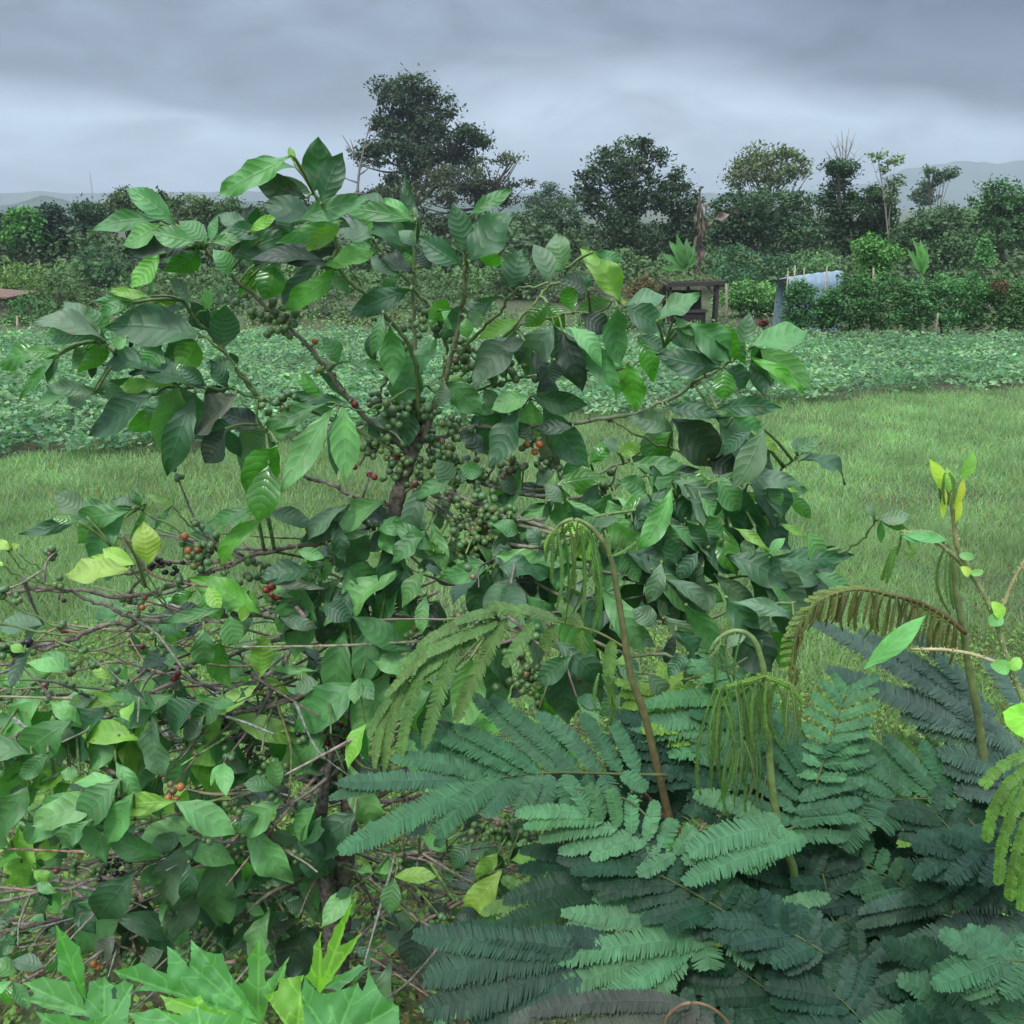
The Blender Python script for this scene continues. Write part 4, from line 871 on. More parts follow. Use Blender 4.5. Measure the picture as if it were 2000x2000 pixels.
 (R3, """300 90 108 195 62 s;290 110 160 275 70 d;345 92 410 195 46 l;330 85 485 60 46 m;400 130 400 405 74 d;440 110 582 175 66 d;860 262 638 312 46 m;850 280 780 485 58 d;872 278 880 445 48 l;880 260 1130 315 48 d
930 350 1022 462 28 s;180 365 55 425 56 s;190 370 130 525 56 d;210 380 245 585 46 d;170 710 462 650 44 l;1245 680 1090 812 54 m;1210 720 1232 975 76 d;1600 300 1378 525 58 d;1650 310 1662 492 58 k;1650 540 1540 465 54 s
1680 500 1862 665 38 s;1700 330 1882 465 34 s;60 800 10 700 36 d;100 930 180 1040 36 b;290 700 300 850 44 k;200 800 330 960 60 d;380 860 480 780 44 k;640 900 800 1000 70 m;1600 760 1690 880 36 s;1460 720 1560 800 34 m
1480 860 1400 960 40 m;140 560 60 480 34 b;640 200 540 140 30 b;1100 160 1040 80 40 s;1000 100 880 60 40 m;1480 180 1560 320 46 m;1440 120 1380 260 40 d;1560 100 1660 240 40 s;1720 160 1820 320 46 d;1640 60 1760 160 44 m
1360 130 1300 20 46 m;1600 240 1760 400 40 s;1740 560 1880 700 38 d;1080 280 1000 400 40 k;620 420 540 540 44 k"""),
 (R9, """960 560 860 690 40 y;980 640 810 840 60 Y;1010 600 1258 580 42 y;560 470 700 540 36 l;830 500 740 620 46 d;1220 330 1090 280 30 s;340 620 420 690 30 b;700 480 640 520 40 d;50 550 90 680 60 d;1060 500 940 430 40 b
250 780 200 860 34 b;470 930 360 900 40 k;860 880 960 920 40 b;1040 840 860 940 36 y;1200 850 1080 900 36 y;740 880 860 870 40 k;560 900 520 1130 70 k;300 1180 420 1260 40 s;560 1330 640 1340 30 b;700 800 640 880 40 k"""),
]
# berries: x y count kind (g green, r red, o orange, p pinkish brown, x dried black)
BER = [(R4, "1060 985 12 g;1090 1060 12 g;920 930 2 g;1165 1030 5 g;1070 1480 14 g;1305 1142 1 o;1700 1180 12 g;1610 1040 5 g;1320 1320 1 g;1720 1300 8 g;1640 1470 14 g;1720 1540 14 g;1620 1690 14 g;1512 1475 1 r;1850 1050 7 g;1525 1820 1 r;1870 1000 4 g;1715 1785 2 r;1680 1750 8 g;1580 1870 2 r"),
 (R5, "60 720 16 g;40 650 6 g;170 830 22 g;250 900 16 g;110 870 14 g;330 930 10 g;280 850 5 g;470 950 2 g;110 1140 10 g;120 1210 7 g;60 1320 14 g;150 1350 12 g;270 1420 14 g;380 1350 12 g;340 1350 3 p;460 1270 3 o;470 1230 4 g;500 1350 7 g;190 1530 24 g;260 1590 16 g;330 1610 12 g;190 1710 16 g;150 1760 10 g;320 1390 3 p;220 1620 3 p;20 1290 8 g;-40 1240 8 g;-60 1350 12 g;-160 1330 10 g;-100 1200 3 r;-200 1400 12 g;10 1440 10 g;-100 1440 3 p;800 1440 6 g;570 1350 3 g;-20 1100 6 g;-120 1080 12 g;90 1400 10 g"),
 (R6, "1130 435 4 g;1060 520 10 o;1090 500 8 g;890 565 9 x;970 605 1 x;1400 620 14 g;1360 560 5 g;1230 605 1 g;1480 730 4 r;1540 740 5 g;770 770 5 o;300 645 3 g;110 745 3 g;320 750 1 x;850 890 1 p;840 935 1 g;762 1030 1 r;830 1060 8 g;1680 400 6 g;1700 1460 20 g;1740 1520 8 r;1720 1420 6 p;1860 1480 12 g;1290 1490 7 g;1350 1480 5 g;1082 1490 1 o;960 1170 2 r;1800 1100 4 p;1790 550 5 g;1600 860 3 p;1420 1620 5 g;1500 1680 6 g;1120 1560 1 x;1060 1590 4 g;1760 1230 6 g"),
 (R2, "930 450 6 o;960 550 8 g;790 640 4 g;640 790 14 x;600 830 8 x;1040 180 4 g;1340 90 8 g;1340 580 8 g;1420 640 1 r;1450 300 7 g;320 850 1 r;230 790 1 g;900 310 3 o;920 380 2 p;1700 100 14 g;1760 60 6 p;1260 480 6 g;860 1000 5 g;500 1340 3 o;560 1370 4 g;680 1300 4 g;1640 520 6 g;980 1200 3 g;620 380 6 x;1150 590 4 x;1380 200 6 p"),
 (R3, "790 110 18 g;760 170 14 g;900 20 18 g;1050 780 20 g;1060 850 10 g;1000 640 10 g;500 470 2 o;560 460 8 g;1390 930 3 g;520 560 8 g;1380 800 3 g;1300 800 2 p;930 230 3 r;720 60 6 g;300 60 5 g;20 1040 10 g;90 1060 8 r;180 1040 10 g;240 1050 8 g;1080 920 6 g;700 520 6 g"),
 (R9, "930 440 14 g;860 470 6 g;1090 540 6 g;1130 450 6 g;1240 330 10 p;1320 330 8 x;1200 260 6 x;530 1052 1 r;430 950 3 g;1000 480 10 g;1060 390 6 g;120 150 5 g")]
BCOL = dict(g=(.085, .165, .06), r=(.20, .035, .03), o=(.34, .13, .045), p=(.16, .10, .06), x=(.022, .014, .018))

TY = 1.95
TRUNK = [(845, 800), (822, 850), (802, 891), (776, 975), (765, 1060), (740, 1200), (712, 1330), (690, 1450), (680, 1600), (668, 1750), (660, 1990)]
def tdist(x, y):
    best = 1e9
    for (ax, ay), (bx, by) in zip(TRUNK[:-1], TRUNK[1:]):
        dx, dy = bx - ax, by - ay; q = max(0, min(1, ((x - ax) * dx + (y - ay) * dy) / (dx * dx + dy * dy)))
        best = min(best, math.hypot(x - ax - q * dx, y - ay - q * dy))
    return best
root = at(660, 1990, TY); root.z = gz(TY)
coffee = thing('coffee_tree', 'coffee tree laden with green berries in the middle of the picture', 'coffee tree', tuple(root))
# trunk
g = G()
tp = [at(x, y, TY) for x, y in TRUNK]; tp.append(Vector((root.x, root.y, root.z - .03)))
sp_ = smooth_path(tp, 8); n_ = len(sp_)
tr = np.interp(np.linspace(0, 1, n_), [0, .15, .3, .6, 1], np.array([5, 12, 14, 17, 24])) * .00115
tube(g, sp_, tr, (.15, .125, .10), 10, .16)
st = smooth_path([at(*q, TY - .06) for q in ((655, 1440), (640, 1500), (628, 1580), (622, 1650), (640, 1760), (655, 1900))] + [Vector((root.x - .01, root.y - .02, root.z - .03))], 6)
tube(g, st, np.linspace(.009, .021, len(st)), (.11, .095, .08), 9, .18)
rs = smooth_path([at(*q, TY - .03) for q in ((700, 1060), (705, 1130), (715, 1200), (725, 1290), (712, 1360))], 6)
tube(g, rs, .010, (.12, .095, .08), 8, .35)
g.build('trunk', M_BARK, coffee)

# branch geometry
branches = []
for reg_, pts, ra, rb, kd in BR_:
    P = [reg_(*p) for p in pts]
    dmax = max(tdist(*p) for p in P)
    off = random.uniform(-.42, .30)
    if dmax < 200: off *= .4
    branches.append(dict(px=P, ra=ra, rb=rb, kd=kd, off=off))
def seg_near(px, x, y):
    best = (1e9, 0, 0)
    for i, ((ax, ay), (bx, by)) in enumerate(zip(px[:-1], px[1:])):
        dx, dy = bx - ax, by - ay; q = max(0, min(1, ((x - ax) * dx + (y - ay) * dy) / (dx * dx + dy * dy + 1e-9)))
        d = math.hypot(x - ax - q * dx, y - ay - q * dy)
        if d < best[0]: best = (d, i, q)
    return best
# inner end of each branch joins the trunk or the parent branch it springs from; its depth starts there
def depth_at(b, i, q): return b['Y'][i] * (1 - q) + b['Y'][i + 1] * q
done = []
order = sorted(branches, key=lambda b: tdist(*b['px'][-1]))
for b in order:
    ex, ey = b['px'][-1]; dt_ = tdist(ex, ey); y0 = TY; par = None
    if dt_ > 25:
        c = [(seg_near(o['px'], ex, ey), o) for o in done]
        c = [q for q in c if q[0][0] < min(dt_, 150)]
        if c:
            (dd_, i, q), par = min(c, key=lambda z: z[0][0]); y0 = depth_at(par, i, q)
            j = (par['px'][i][0] * (1 - q) + par['px'][i + 1][0] * q, par['px'][i][1] * (1 - q) + par['px'][i + 1][1] * q)
            if dd_ > 3: b['px'].append(j)
            b['off'] = par['off'] + b['off'] * .4
        elif dt_ < 260:
            k_ = min(range(len(TRUNK)), key=lambda k: math.hypot(TRUNK[k][0] - ex, TRUNK[k][1] - ey)); b['px'].append(TRUNK[k_])
    else:
        k_ = min(range(len(TRUNK)), key=lambda k: math.hypot(TRUNK[k][0] - ex, TRUNK[k][1] - ey))
        if math.hypot(TRUNK[k_][0] - ex, TRUNK[k_][1] - ey) < 60: b['px'].append(TRUNK[k_])
    L = [0]
    for p, q in zip(b['px'][::-1][:-1], b['px'][::-1][1:]): L.append(L[-1] + math.hypot(p[0] - q[0], p[1] - q[1]))
    b['Y'] = [y0 + b['off'] * (l / 800 if par is None else l / 600) * (1 if par is None else .5) for l in L][::-1]
    done.append(b)
WOOD = (.20, .172, .135); GRN = (.14, .21, .07)
for b in branches:
    b['w'] = [np.array(tuple(at(x, y, Yd))) for (x, y), Yd in zip(b['px'], b['Y'])]
    b['g'] = G(); b['f'] = G(); b['b'] = G()
    sp_ = smooth_path(b['w'], 6); n_ = len(sp_); w1, w2 = rng.uniform(0, 6, 2); sp_ = [q + rng.normal(0, .0012, 3) + np.array([0, .002 * math.sin(k * .8 + w1), .0022 * math.sin(k * .9 + w2)]) * min(1, k / 3, (n_ - 1 - k) / 3) for k, q in enumerate(sp_)]
    s = mpp(1000, TY)
    ca, cb = (GRN, WOOD) if b['kd'] == 'gw' else (GRN, GRN) if b['kd'] == 'g' else (tuple(np.array(WOOD) * .9), WOOD)
    tube(b['g'], sp_, np.linspace(b['ra'], b['rb'], n_) * s, jit(ca), 7, .18, col2=jit(cb))
    b['sp'] = sp_
    # nodes: small knobs where fruits and leaves sat
    for i in range(1, n_ - 1, 2):
        r = (b['ra'] + (b['rb'] - b['ra']) * i / n_) * s
        for _ in range(3 if b['kd'] != 'g' else 1):
            q = sp_[i] + unit(rng.normal(size=3)) * r * .9
            e = q + unit(rng.normal(size=3)) * r * rng.uniform(.5, 1.3)
            tube(b['g'], [q, e], (r * .45, r * .25), jit((.12, .09, .07) if b['kd'] != 'g' else GRN), 5)
LEAVES = []; BERR = []; FOL = G()
def newleaf(score):
    g = G(); LEAVES.append((score, g)); return g
def nearest(x, y):
    c = [(seg_near(b['px'], x, y), b) for b in branches]
    (d, i, q), b = min(c, key=lambda z: z[0][0])
    return d, i, q, b
def cam_dir(P): return unit(np.array([0, 0, CAMZ]) - P)
def place_leaf(x0, y0, x1, y1, hw, tone, dep=None, gl=None, petiole=True):
    d, i, q, b = nearest(x0, y0)
    Yb = depth_at(b, i, q); Y = Yb - random.uniform(-.01, .10) if dep is None else dep
    B = np.array(tuple(at(x0, y0, Y)))
    # tilt: the leaf surface faces up and towards the viewer by a varying amount
    x1 += (x1 - x0) * .08; y1 += (y1 - y0) * .08; Lp = math.hypot(x1 - x0, y1 - y0); ty = Y + random.uniform(-.25, .3) * Lp * mpp(1000, Y)
    T = np.array(tuple(at(x1, y1, ty)))
    m = (B + T) / 2; cd = cam_dir(m)
    x = unit(T - B); side = np.cross(x, cd)
    roll = random.gauss(0, .22 if tone in 'lmyY' else .35)
    n = cd * math.cos(roll) + unit(side) * math.sin(roll)
    n = unit(n + np.array([0, 0, .35]))
    if tone in 'b' and random.random() < .8: n = -n
    n_eff = n - x * np.dot(n, x); n_eff = unit(n_eff)
    vis = abs(np.dot(n_eff, cd)); w = hw * mpp((y0 + y1) / 2, Y) * 1.0 / max(vis, .6)
    L = np.linalg.norm(T - B)
    w = min(w * 1.0, L * .36)
    leaf(newleaf(Lp * hw), B, T, w, n, jit(TONE[tone], .16), droop=random.uniform(.0, .20) * (1 if n_eff[2] > 0 else -1),
         fold=random.uniform(.12, .38), ruffle=random.uniform(.03, .16), side=random.uniform(-.05, .05))
    if petiole:
        P0 = b['w'][i] * (1 - q) + b['w'][i + 1] * q
        dist = np.linalg.norm(P0 - B)
        if dist > .006 and dist < .35:
            mid = (P0 + B) / 2 + np.array([0, 0, .004])
            tube(b['g'], smooth_path([P0, mid, B], 3), .0022 if dist < .08 else .003, jit(GRN), 5)
    return b
comp = []
for reg_, txt in HERO:
    sc_ = reg_(1, 0)[0] - reg_(0, 0)[0]
    for tok in txt.replace('\n', ';').split(';'):
        if not tok.strip(): continue
        a = tok.split(); x0, y0 = reg_(float(a[0]), float(a[1])); x1, y1 = reg_(float(a[2]), float(a[3]))
        place_leaf(x0, y0, x1, y1, float(a[4]) * sc_, a[5])
        if random.random() < (.62 if y0 < 760 else .5) and math.hypot(x1 - x0, y1 - y0) > 45 and y0 > 400 and not (x0 < 620 and 1040 < y0 < 1400):
            an = math.radians(random.choice((-1, 1)) * random.uniform(28, 85)); cx_, cy_ = x1 - x0, y1 - y0; ls = random.uniform(.6, 1.0)
            comp.append((x0, y0, x0 + (cx_ * math.cos(an) - cy_ * math.sin(an)) * ls, y0 + (cx_ * math.sin(an) + cy_ * math.cos(an)) * ls + 8, float(a[4]) * sc_ * random.uniform(.65, .9)))
for c_ in comp:
    d, i, q, b = nearest(c_[0], c_[1]); place_leaf(*c_, random.choice('dddkmmsb'), dep=depth_at(b, i, q) + random.uniform(.0, .06))
def cluster(x, y, n, kind, rad=None):
    d, i, q, b = nearest(x, y)
    Y = depth_at(b, i, q) - .008
    R_ = .0076; C0 = np.array(tuple(at(x, y, Y)))
    if d < 60:
        P0 = b['w'][i] * (1 - q) + b['w'][i + 1] * q
        tube(b['g'], [P0, C0], .0022, jit(WOOD), 5)
    sp2 = R_ * .88 * n ** .37
    ps = []
    for _ in range(n * 40):
        p = C0 + rng.normal(size=3) * np.array([1, .7, .8]) * sp2
        if all(np.linalg.norm(p - o) > R_ * 1.55 for o in ps): ps.append(p)
        if len(ps) >= n: break
    for p in ps:
        kc = kind
        if kind == 'g' and random.random() < .02: kc = 'p'
        if kind == 'o' and random.random() < .5 and n > 3: kc = 'g'
        col = np.array(BCOL[kc]); 
        if kc == 'g': col = col * np.array([1, 1, 1]) + np.array([.05, .03, .0]) * rng.random() ** 3
        BERR.append((p[1], G())); berry(BERR[-1][1], p, R_ * rng.uniform(.78, 1.1) * (.8 if kc == 'x' else 1), jit(col, .2))
for reg_, txt in BER:
    for tok in txt.split(';'):
        a = tok.split(); cluster(*reg_(float(a[0]), float(a[1])), int(a[2]), a[3])
# the tangle: extra twigs, leaves and berries on the lower branches
def on_branch(b):
    k = random.randrange(len(b['sp'])); return k, b['sp'][k]
def proj(P):
    d = np.array(tuple(P)) - np.array([0, 0, CAMZ]); dep = d @ np.array(tuple(FW))
    return 1000 + FPX * d[0] / dep, 1000 - FPX * (d @ np.array(tuple(UP))) / dep
low = [b for b in branches if min(p[1] for p in b['px']) > 900]
for _ in range(360):
    b = random.choice(low); k, P = on_branch(b); x, y = proj(P)
    if y < 1020: continue
    if x < 520 and y < 1290 and random.random() < .8: continue
    if x > 1080: continue
    dr = unit(np.array([rng.normal() - (.5 if x < 750 else -.4), rng.normal() * .8, rng.normal() * .45 - .1])); L = rng.uniform(.08, .30)
    e = P + dr * L; m2 = P + dr * L * .5 + rng.normal(0, .012, 3)
    tw = smooth_path([P, m2, e], 4)
    tube(b['g'], tw, np.linspace(.0042, .0018, len(tw)) * rng.uniform(.7, 1.2), jit(WOOD if random.random() < .75 else GRN, .35), 5, .2)
    for _ in range(random.choice((0, 0, 1, 1, 2)) if x < 1000 else 0):
        q = tw[random.randrange(2, len(tw))]; C0 = q
        for __ in range(random.choice((2, 3, 5, 7))):
            BERR.append((9, G())); berry(BERR[-1][1], C0 + rng.normal(0, .0078, 3), .0072 * rng.uniform(.75, 1.1), jit(BCOL[random.choices('gprx', (12, .9, .2, .8))[0]], .25))
    if random.random() < .36:
        for sg in (-1, 1):
            dv = unit(dr * .5 + np.array([rng.normal() * .6, -.2 + rng.normal() * .5, rng.normal() * .4 - .15])); Ll = rng.uniform(.045, .10)
            nn_ = unit(np.array([rng.normal() * .4, -.5, 1.0]))
            leaf(FOL, e, e + dv * Ll, Ll * rng.uniform(.2, .3), nn_, jit(TONE[random.choice('ddmmmllys')], .2), droop=.08, fold=.25, ruffle=.06)
for (cx, cy, sx, sy, n_l, tones) in ((1250, 980, 150, 90, 46, 'dddmmsslb'), (1180, 1130, 150, 80, 30, 'dddkmmss'), (760, 1110, 90, 80, 44, 'ddmmls'), (920, 1040, 110, 70, 34, 'ddmmls'), (640, 1240, 80, 60, 22, 'dmmlly'), (300, 1460, 170, 90, 70, 'mmmllsyy'), (100, 1580, 90, 110, 60, 'mmllsyy'), (420, 1640, 120, 70, 26, 'mmlls'), (560, 1560, 120, 120, 30, 'ddmls'), (760, 1300, 100, 90, 30, 'dmmlly'), (980, 1250, 120, 80, 26, 'ddkmsl'), (1350, 1080, 100, 90, 26, 'ddmss'), (700, 660, 240, 60, 22, 'ddkmms'), (420, 1800, 200, 70, 30, 'ddmls')):
    for _ in range(int(n_l * (.7 if cx > 1000 else .45))):
        x, y = random.gauss(cx, sx), random.gauss(cy, sy); a = math.radians(random.gauss(68, 40) if x > 900 else random.gauss(105, 50)); L = random.uniform(70, 150)
        place_leaf(x, y, x + math.cos(a) * L, y + math.sin(a) * L, L * random.uniform(.16, .24), random.choice(tones))
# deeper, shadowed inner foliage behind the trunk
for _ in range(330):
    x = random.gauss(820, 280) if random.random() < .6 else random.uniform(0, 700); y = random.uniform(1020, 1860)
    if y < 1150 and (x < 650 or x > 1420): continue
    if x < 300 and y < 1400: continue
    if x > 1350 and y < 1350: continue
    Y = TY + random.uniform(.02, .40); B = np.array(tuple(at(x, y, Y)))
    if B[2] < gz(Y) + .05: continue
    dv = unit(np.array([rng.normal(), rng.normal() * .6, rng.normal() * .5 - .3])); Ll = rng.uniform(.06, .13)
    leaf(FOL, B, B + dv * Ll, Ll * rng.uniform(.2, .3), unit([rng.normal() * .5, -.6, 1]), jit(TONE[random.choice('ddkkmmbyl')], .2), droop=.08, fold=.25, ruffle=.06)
twg = G()
for _ in range(220):
    x = random.gauss(560, 330); y = random.uniform(1150, 1900)
    if x < 250 and y < 1400 or x < -100: continue
    Y = TY + random.uniform(-.12, .4); P = np.array(tuple(at(x, y, Y)))
    if P[2] < gz(Y) + .05: continue
    dv = np.array([rng.choice([-1, -1, 1]) * rng.uniform(.5, 1), rng.normal() * .4, rng.normal() * .35 - .12]); L = rng.uniform(.12, .4)
    tw = smooth_path([P, P + unit(dv) * L * .5 + rng.normal(0, .01, 3), P + unit(dv) * L], 4)
    tube(twg, tw, np.linspace(.0045, .002, len(tw)) * rng.uniform(.6, 1.3), jit(tuple(np.array(WOOD) * 1.15), .4), 5, .25)
tag(twg.build('inner_twigs', M_BARK, coffee), kind='stuff')
for b in branches: b['g'].build('branch', M_BARK if b['kd'] == 'w' else M_STEM, coffee)
def merge(a, b):
    for v, f, c, u in zip(b.v, b.f, b.c, b.uv): a.add(v, f, c, u)
LEAVES.sort(key=lambda q: -q[0])
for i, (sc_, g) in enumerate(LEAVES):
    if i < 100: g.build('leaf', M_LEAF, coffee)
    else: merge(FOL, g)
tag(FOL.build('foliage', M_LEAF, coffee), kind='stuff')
BERR.sort(key=lambda q: q[0]); BB = G()
for i, (sc_, g) in enumerate(BERR):
    if i < 100: g.build('berry', M_BERRY, coffee)
    else: merge(BB, g)
tag(BB.build('berries', M_BERRY, coffee), kind='stuff')
# ================================================================== feathery-leaved shrubs in the foreground
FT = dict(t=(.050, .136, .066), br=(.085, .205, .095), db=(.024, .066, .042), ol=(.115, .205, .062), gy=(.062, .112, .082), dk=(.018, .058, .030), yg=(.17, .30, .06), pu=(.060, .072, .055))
def pinna(g, B, T, hw, nrm, col, droop=.05, folded=False, nmin=10, pitch=.0028, fwd=.36):
    """one feather division: a thin midrib with many paired oblong leaflets"""
    B = np.array(tuple(B)); T = np.array(tuple(T)); L = np.linalg.norm(T - B); x = (T - B) / L
    n = np.array(tuple(nrm)); n = unit(n - x * np.dot(n, x)); y = np.cross(n, x)
    N_ = max(nmin, int(L / pitch)); u = (np.arange(N_) + .5) / N_
    bend = rng.uniform(-.04, .04) if not folded else rng.uniform(-.14, .14)
    ctr = B + x * (u * L)[:, None] + n * (droop * L * 4 * u * (1 - u))[:, None] + y * (bend * L * 4 * u * (1 - u))[:, None]
    prof = np.interp(u, [0, .06, .2, .5, .8, .93, 1], [.35, .75, .95, 1, .86, .6, .3]) * hw
    F = .9 if folded else fwd
    wl = L / N_ * (.65 if not folded else .5)
    for sg in (-1, 1):
        a = F + rng.normal(0, .05, N_)
        lift = rng.normal(.10 if not folded else -.1, .09, N_)
        d = (np.cos(a) * sg)[:, None] * y + np.sin(a)[:, None] * x + lift[:, None] * n
        d /= np.linalg.norm(d, axis=1)[:, None]
        ln = (prof * rng.uniform(.86, 1.08, N_))[:, None]
        p = np.cross(d, np.tile(n, (N_, 1))); p /= np.linalg.norm(p, axis=1)[:, None]
        tilt = rng.normal(.12, .07, N_)[:, None] * n
        pw = (p + tilt); 
        b0 = ctr; w_ = wl
        q1 = b0 - pw * w_ * .7; q2 = b0 + pw * w_ * .7
        m1 = b0 + d * ln * .6 - pw * w_ - n * ln * .04; m2 = b0 + d * ln * .6 + pw * w_ - n * ln * .04
        e1 = b0 + d * ln * .94 - pw * w_ * .6 - n * ln * .12; e2 = b0 + d * ln * .94 + pw * w_ * .6 - n * ln * .12
        e3 = b0 + d * ln - n * ln * .14
        v = np.stack([q1, q2, m2, m1, e2, e1, e3], 1).reshape(-1, 3)
        k = np.arange(N_)[:, None] * 7; z = -np.ones((N_, 1), int)
        f = np.concatenate([np.concatenate([k, k + 1, k + 2, k + 3], 1), np.concatenate([k + 3, k + 2, k + 4, k + 5], 1), np.concatenate([k + 5, k + 4, k + 6, z], 1)])
        c = np.array(col)[None] * rng.uniform(.82, 1.15, (N_, 1))
        g.add(v, f, np.repeat(c, 7, 0))
    i = np.linspace(0, N_ - 1, 6).astype(int)
    tube(g, [B] + list(ctr[i]), np.linspace(.0012, .0006, 7), np.array(col) * 1.25 + .01, 4)
class Leafplane:
    """a compound leaf lying in a tilted plane: image height turns into distance"""
    def __init__(s, Y, cy, slope=.75): s.Y, s.cy, s.sl = Y, cy, slope
    def p(s, x, y, dz=0): return at(x, y, s.Y + (s.cy - y) * mpp(1400, s.Y) * s.sl + dz)
def comp_leaf(parent, Y, rach, pins, tone, reg_=V, slope=.75, droop=.06, folded=False, rr=.0022, rcol=(.10, .13, .05), up=(0, -.45, 1), jt=.12, pitch=.0028, label=None, fwd=.36):
    P = [reg_(*q) for q in rach]; cy = np.mean([q[1] for q in P]); pl = Leafplane(Y, cy, slope)
    sc_ = reg_(1, 0)[0] - reg_(0, 0)[0]
    g = G()
    rp = smooth_path([pl.p(*q) for q in P], 5)
    tube(g, rp, np.linspace(rr, rr * .45, len(rp)), rcol, 6, .08)
    for (x0, y0, x1, y1, hw) in pins:
        a = reg_(x0, y0); b = reg_(x1, y1)
        B = np.array(tuple(pl.p(*a))); T = np.array(tuple(pl.p(*b, random.uniform(-.02, .02))))
        m = (B + T) / 2; cd = cam_dir(m); x = unit(T - B)
        n = unit(np.array(up) + rng.normal(0, .16, 3)); n = unit(n - x * np.dot(n, x))
        vis = abs(np.dot(n, cd)); w = hw * sc_ * mpp(b[1], Y) / max(vis, .5)
        pinna(g, B, T, w, n, jit(FT[tone], jt), droop, folded, pitch=pitch, fwd=fwd)
    o = g.build('leaf', M_FERN, parent)
    if label: tag(o, label)
    return o
def auto_pins(b, t, n, ln, hw, fore=.62, ang=(78, 30), curve=0.0):
    """pinnae pairs along a rachis running b -> t (pixels)"""
    out = []; bx, by = b; tx, ty = t; dx, dy = tx - bx, (ty - by) / fore; L = math.hypot(dx, dy); ux, uy = dx / L, dy / L
    for i in range(n):
        q = (i + .6) / n; px, py = bx + (tx - bx) * q, by + (ty - by) * q
        l = ln * (.55 + 1.1 * q - .75 * q * q) if n > 3 else ln
        a = math.radians(ang[0] + (ang[1] - ang[0]) * q)
        for sg in (-1, 1):
            c, s = math.cos(a * sg), math.sin(a * sg)
            vx, vy = ux * c - uy * s, (ux * s + uy * c) * fore
            l2 = l * random.uniform(.88, 1.1)
            out.append((px, py, px + vx * l2, py + vy * l2 + l2 * .06, hw))
    return out
def stem_to_ground(t, pts, Y, r0, r1, reg_=V, col=(.14, .19, .06), col2=(.15, .09, .05), name='stem', foot=None):
    P = [at(*reg_(*q[:2]), Y + (q[2] if len(q) > 2 else 0)) for q in pts]
    if foot is not None: P += [Vector((P[-1].x + foot[0] * .5, P[-1].y + foot[1] * .5, P[-1].z * .5)), Vector((P[-1].x + foot[0], P[-1].y + foot[1], gz(Y) - .02))]
    g = G(); sp2 = smooth_path(P, 6); tube(g, sp2, np.linspace(r0, r1, len(sp2)), col, 8, .08, col2=col2)
    return g.build(name, M_STEM, t)

def strands(t, items, Y, tone='ol', hw=5, reg_=V, name='young_leaf', slope=0, bend=.25, fold=True):
    """folded young divisions hanging like threads; items = (x0, y0, x1, y1)"""
    g = G()
    for (x0, y0, x1, y1) in items:
        a, b = reg_(x0, y0), reg_(x1, y1); Yq = Y + random.uniform(-.03, .03)
        A = np.array(tuple(at(*a, Yq))); Bq = np.array(tuple(at(*b, Yq + random.uniform(-.01, .01))))
        pinna(g, A, Bq, hw * K * mpp(b[1], Y), unit([rng.normal() * .5, -1, .2]), jit(FT[tone], .25), bend * random.uniform(.3, 1) * .3, True, pitch=.0034)
        if len(items) <= 8: g.build(name, M_FERN, t); g = G()
    if not g.n: return
    return g.build(name, M_FERN, t)

# ---- left plant: stem with a drooping tip, big blue-green leaf, arching olive leaf
f0 = at(*V(1270, 1560), 1.42)
p1 = thing('feathery_shrub', 'feathery-leaved shrub whose drooping shoot tip hangs before the middle of the coffee tree', 'shrub', (f0.x + .02, 1.4, gz(1.4)), 'feathery shrubs in the foreground')
stem_to_ground(p1, [(1046, 1010), (1056, 990), (1086, 980), (1122, 1002), (1152, 1052), (1165, 1120), (1178, 1200), (1190, 1275), (1215, 1345), (1238, 1440), (1262, 1540), (1290, 1640)], 1.42, .0024, .0085, foot=(.06, .05), col=(.17, .23, .08), col2=(.13, .065, .04))
strands(p1, [(1044, 1004, 1040, 1100), (1050, 994, 1050, 1150), (1060, 990, 1066, 1180), (1072, 985, 1064, 1140), (1078, 985, 1078, 1160), (1090, 985, 1084, 1120), (1096, 990, 1098, 1170), (1100, 992, 1112, 1200), (1108, 1000, 1120, 1150), (1112, 1002, 1128, 1190), (1046, 1000, 1030, 1060), (1118, 1008, 1106, 1090), (1130, 1020, 1134, 1120), (1064, 986, 1046, 1060)], 1.40, 'ol', 6)
strands(p1, [(1070, 984, 1030, 1044), (1082, 984, 1052, 1030), (1098, 990, 1070, 1042), (1110, 998, 1090, 1050), (1120, 1006, 1100, 1060)], 1.41, 'yg', 9)
strands(p1, [(1150, 1050, 1130, 1020), (1150, 1052, 1175, 1010), (1154, 1050, 1200, 1022), (1150, 1050, 1140, 1000)], 1.42, 'ol', 5)
comp_leaf(p1, 1.38, [(1700, 1240), (1450, 1235), (1200, 1228), (1000, 1240), (800, 1270), (650, 1280)],
          [(1480, 1232, 1600, 1310, 44), (1400, 1236, 1440, 1378, 48), (1320, 1236, 1345, 1392, 50), (1230, 1236, 1240, 1385, 52), (1150, 1240, 1110, 1380, 54), (1090, 1240, 990, 1405, 58),
           (1010, 1248, 830, 1425, 60), (910, 1258, 600, 1525, 64), (800, 1275, 150, 1600, 66), (700, 1276, 105, 1352, 40),
           (740, 1262, 150, 1276, 52), (850, 1246, 400, 1160, 50), (950, 1238, 520, 1090, 52), (1020, 1232, 590, 1036, 52), (1100, 1228, 690, 1010, 46), (1180, 1224, 770, 850, 44), (1280, 1222, 870, 870, 48), (1380, 1224, 1080, 950, 50), (1480, 1226, 1300, 950, 48), (1560, 1230, 1440, 980, 44)],
          't', R3, slope=.9, rr=.0028, label='broad blue-green feathery leaf spread towards the left')
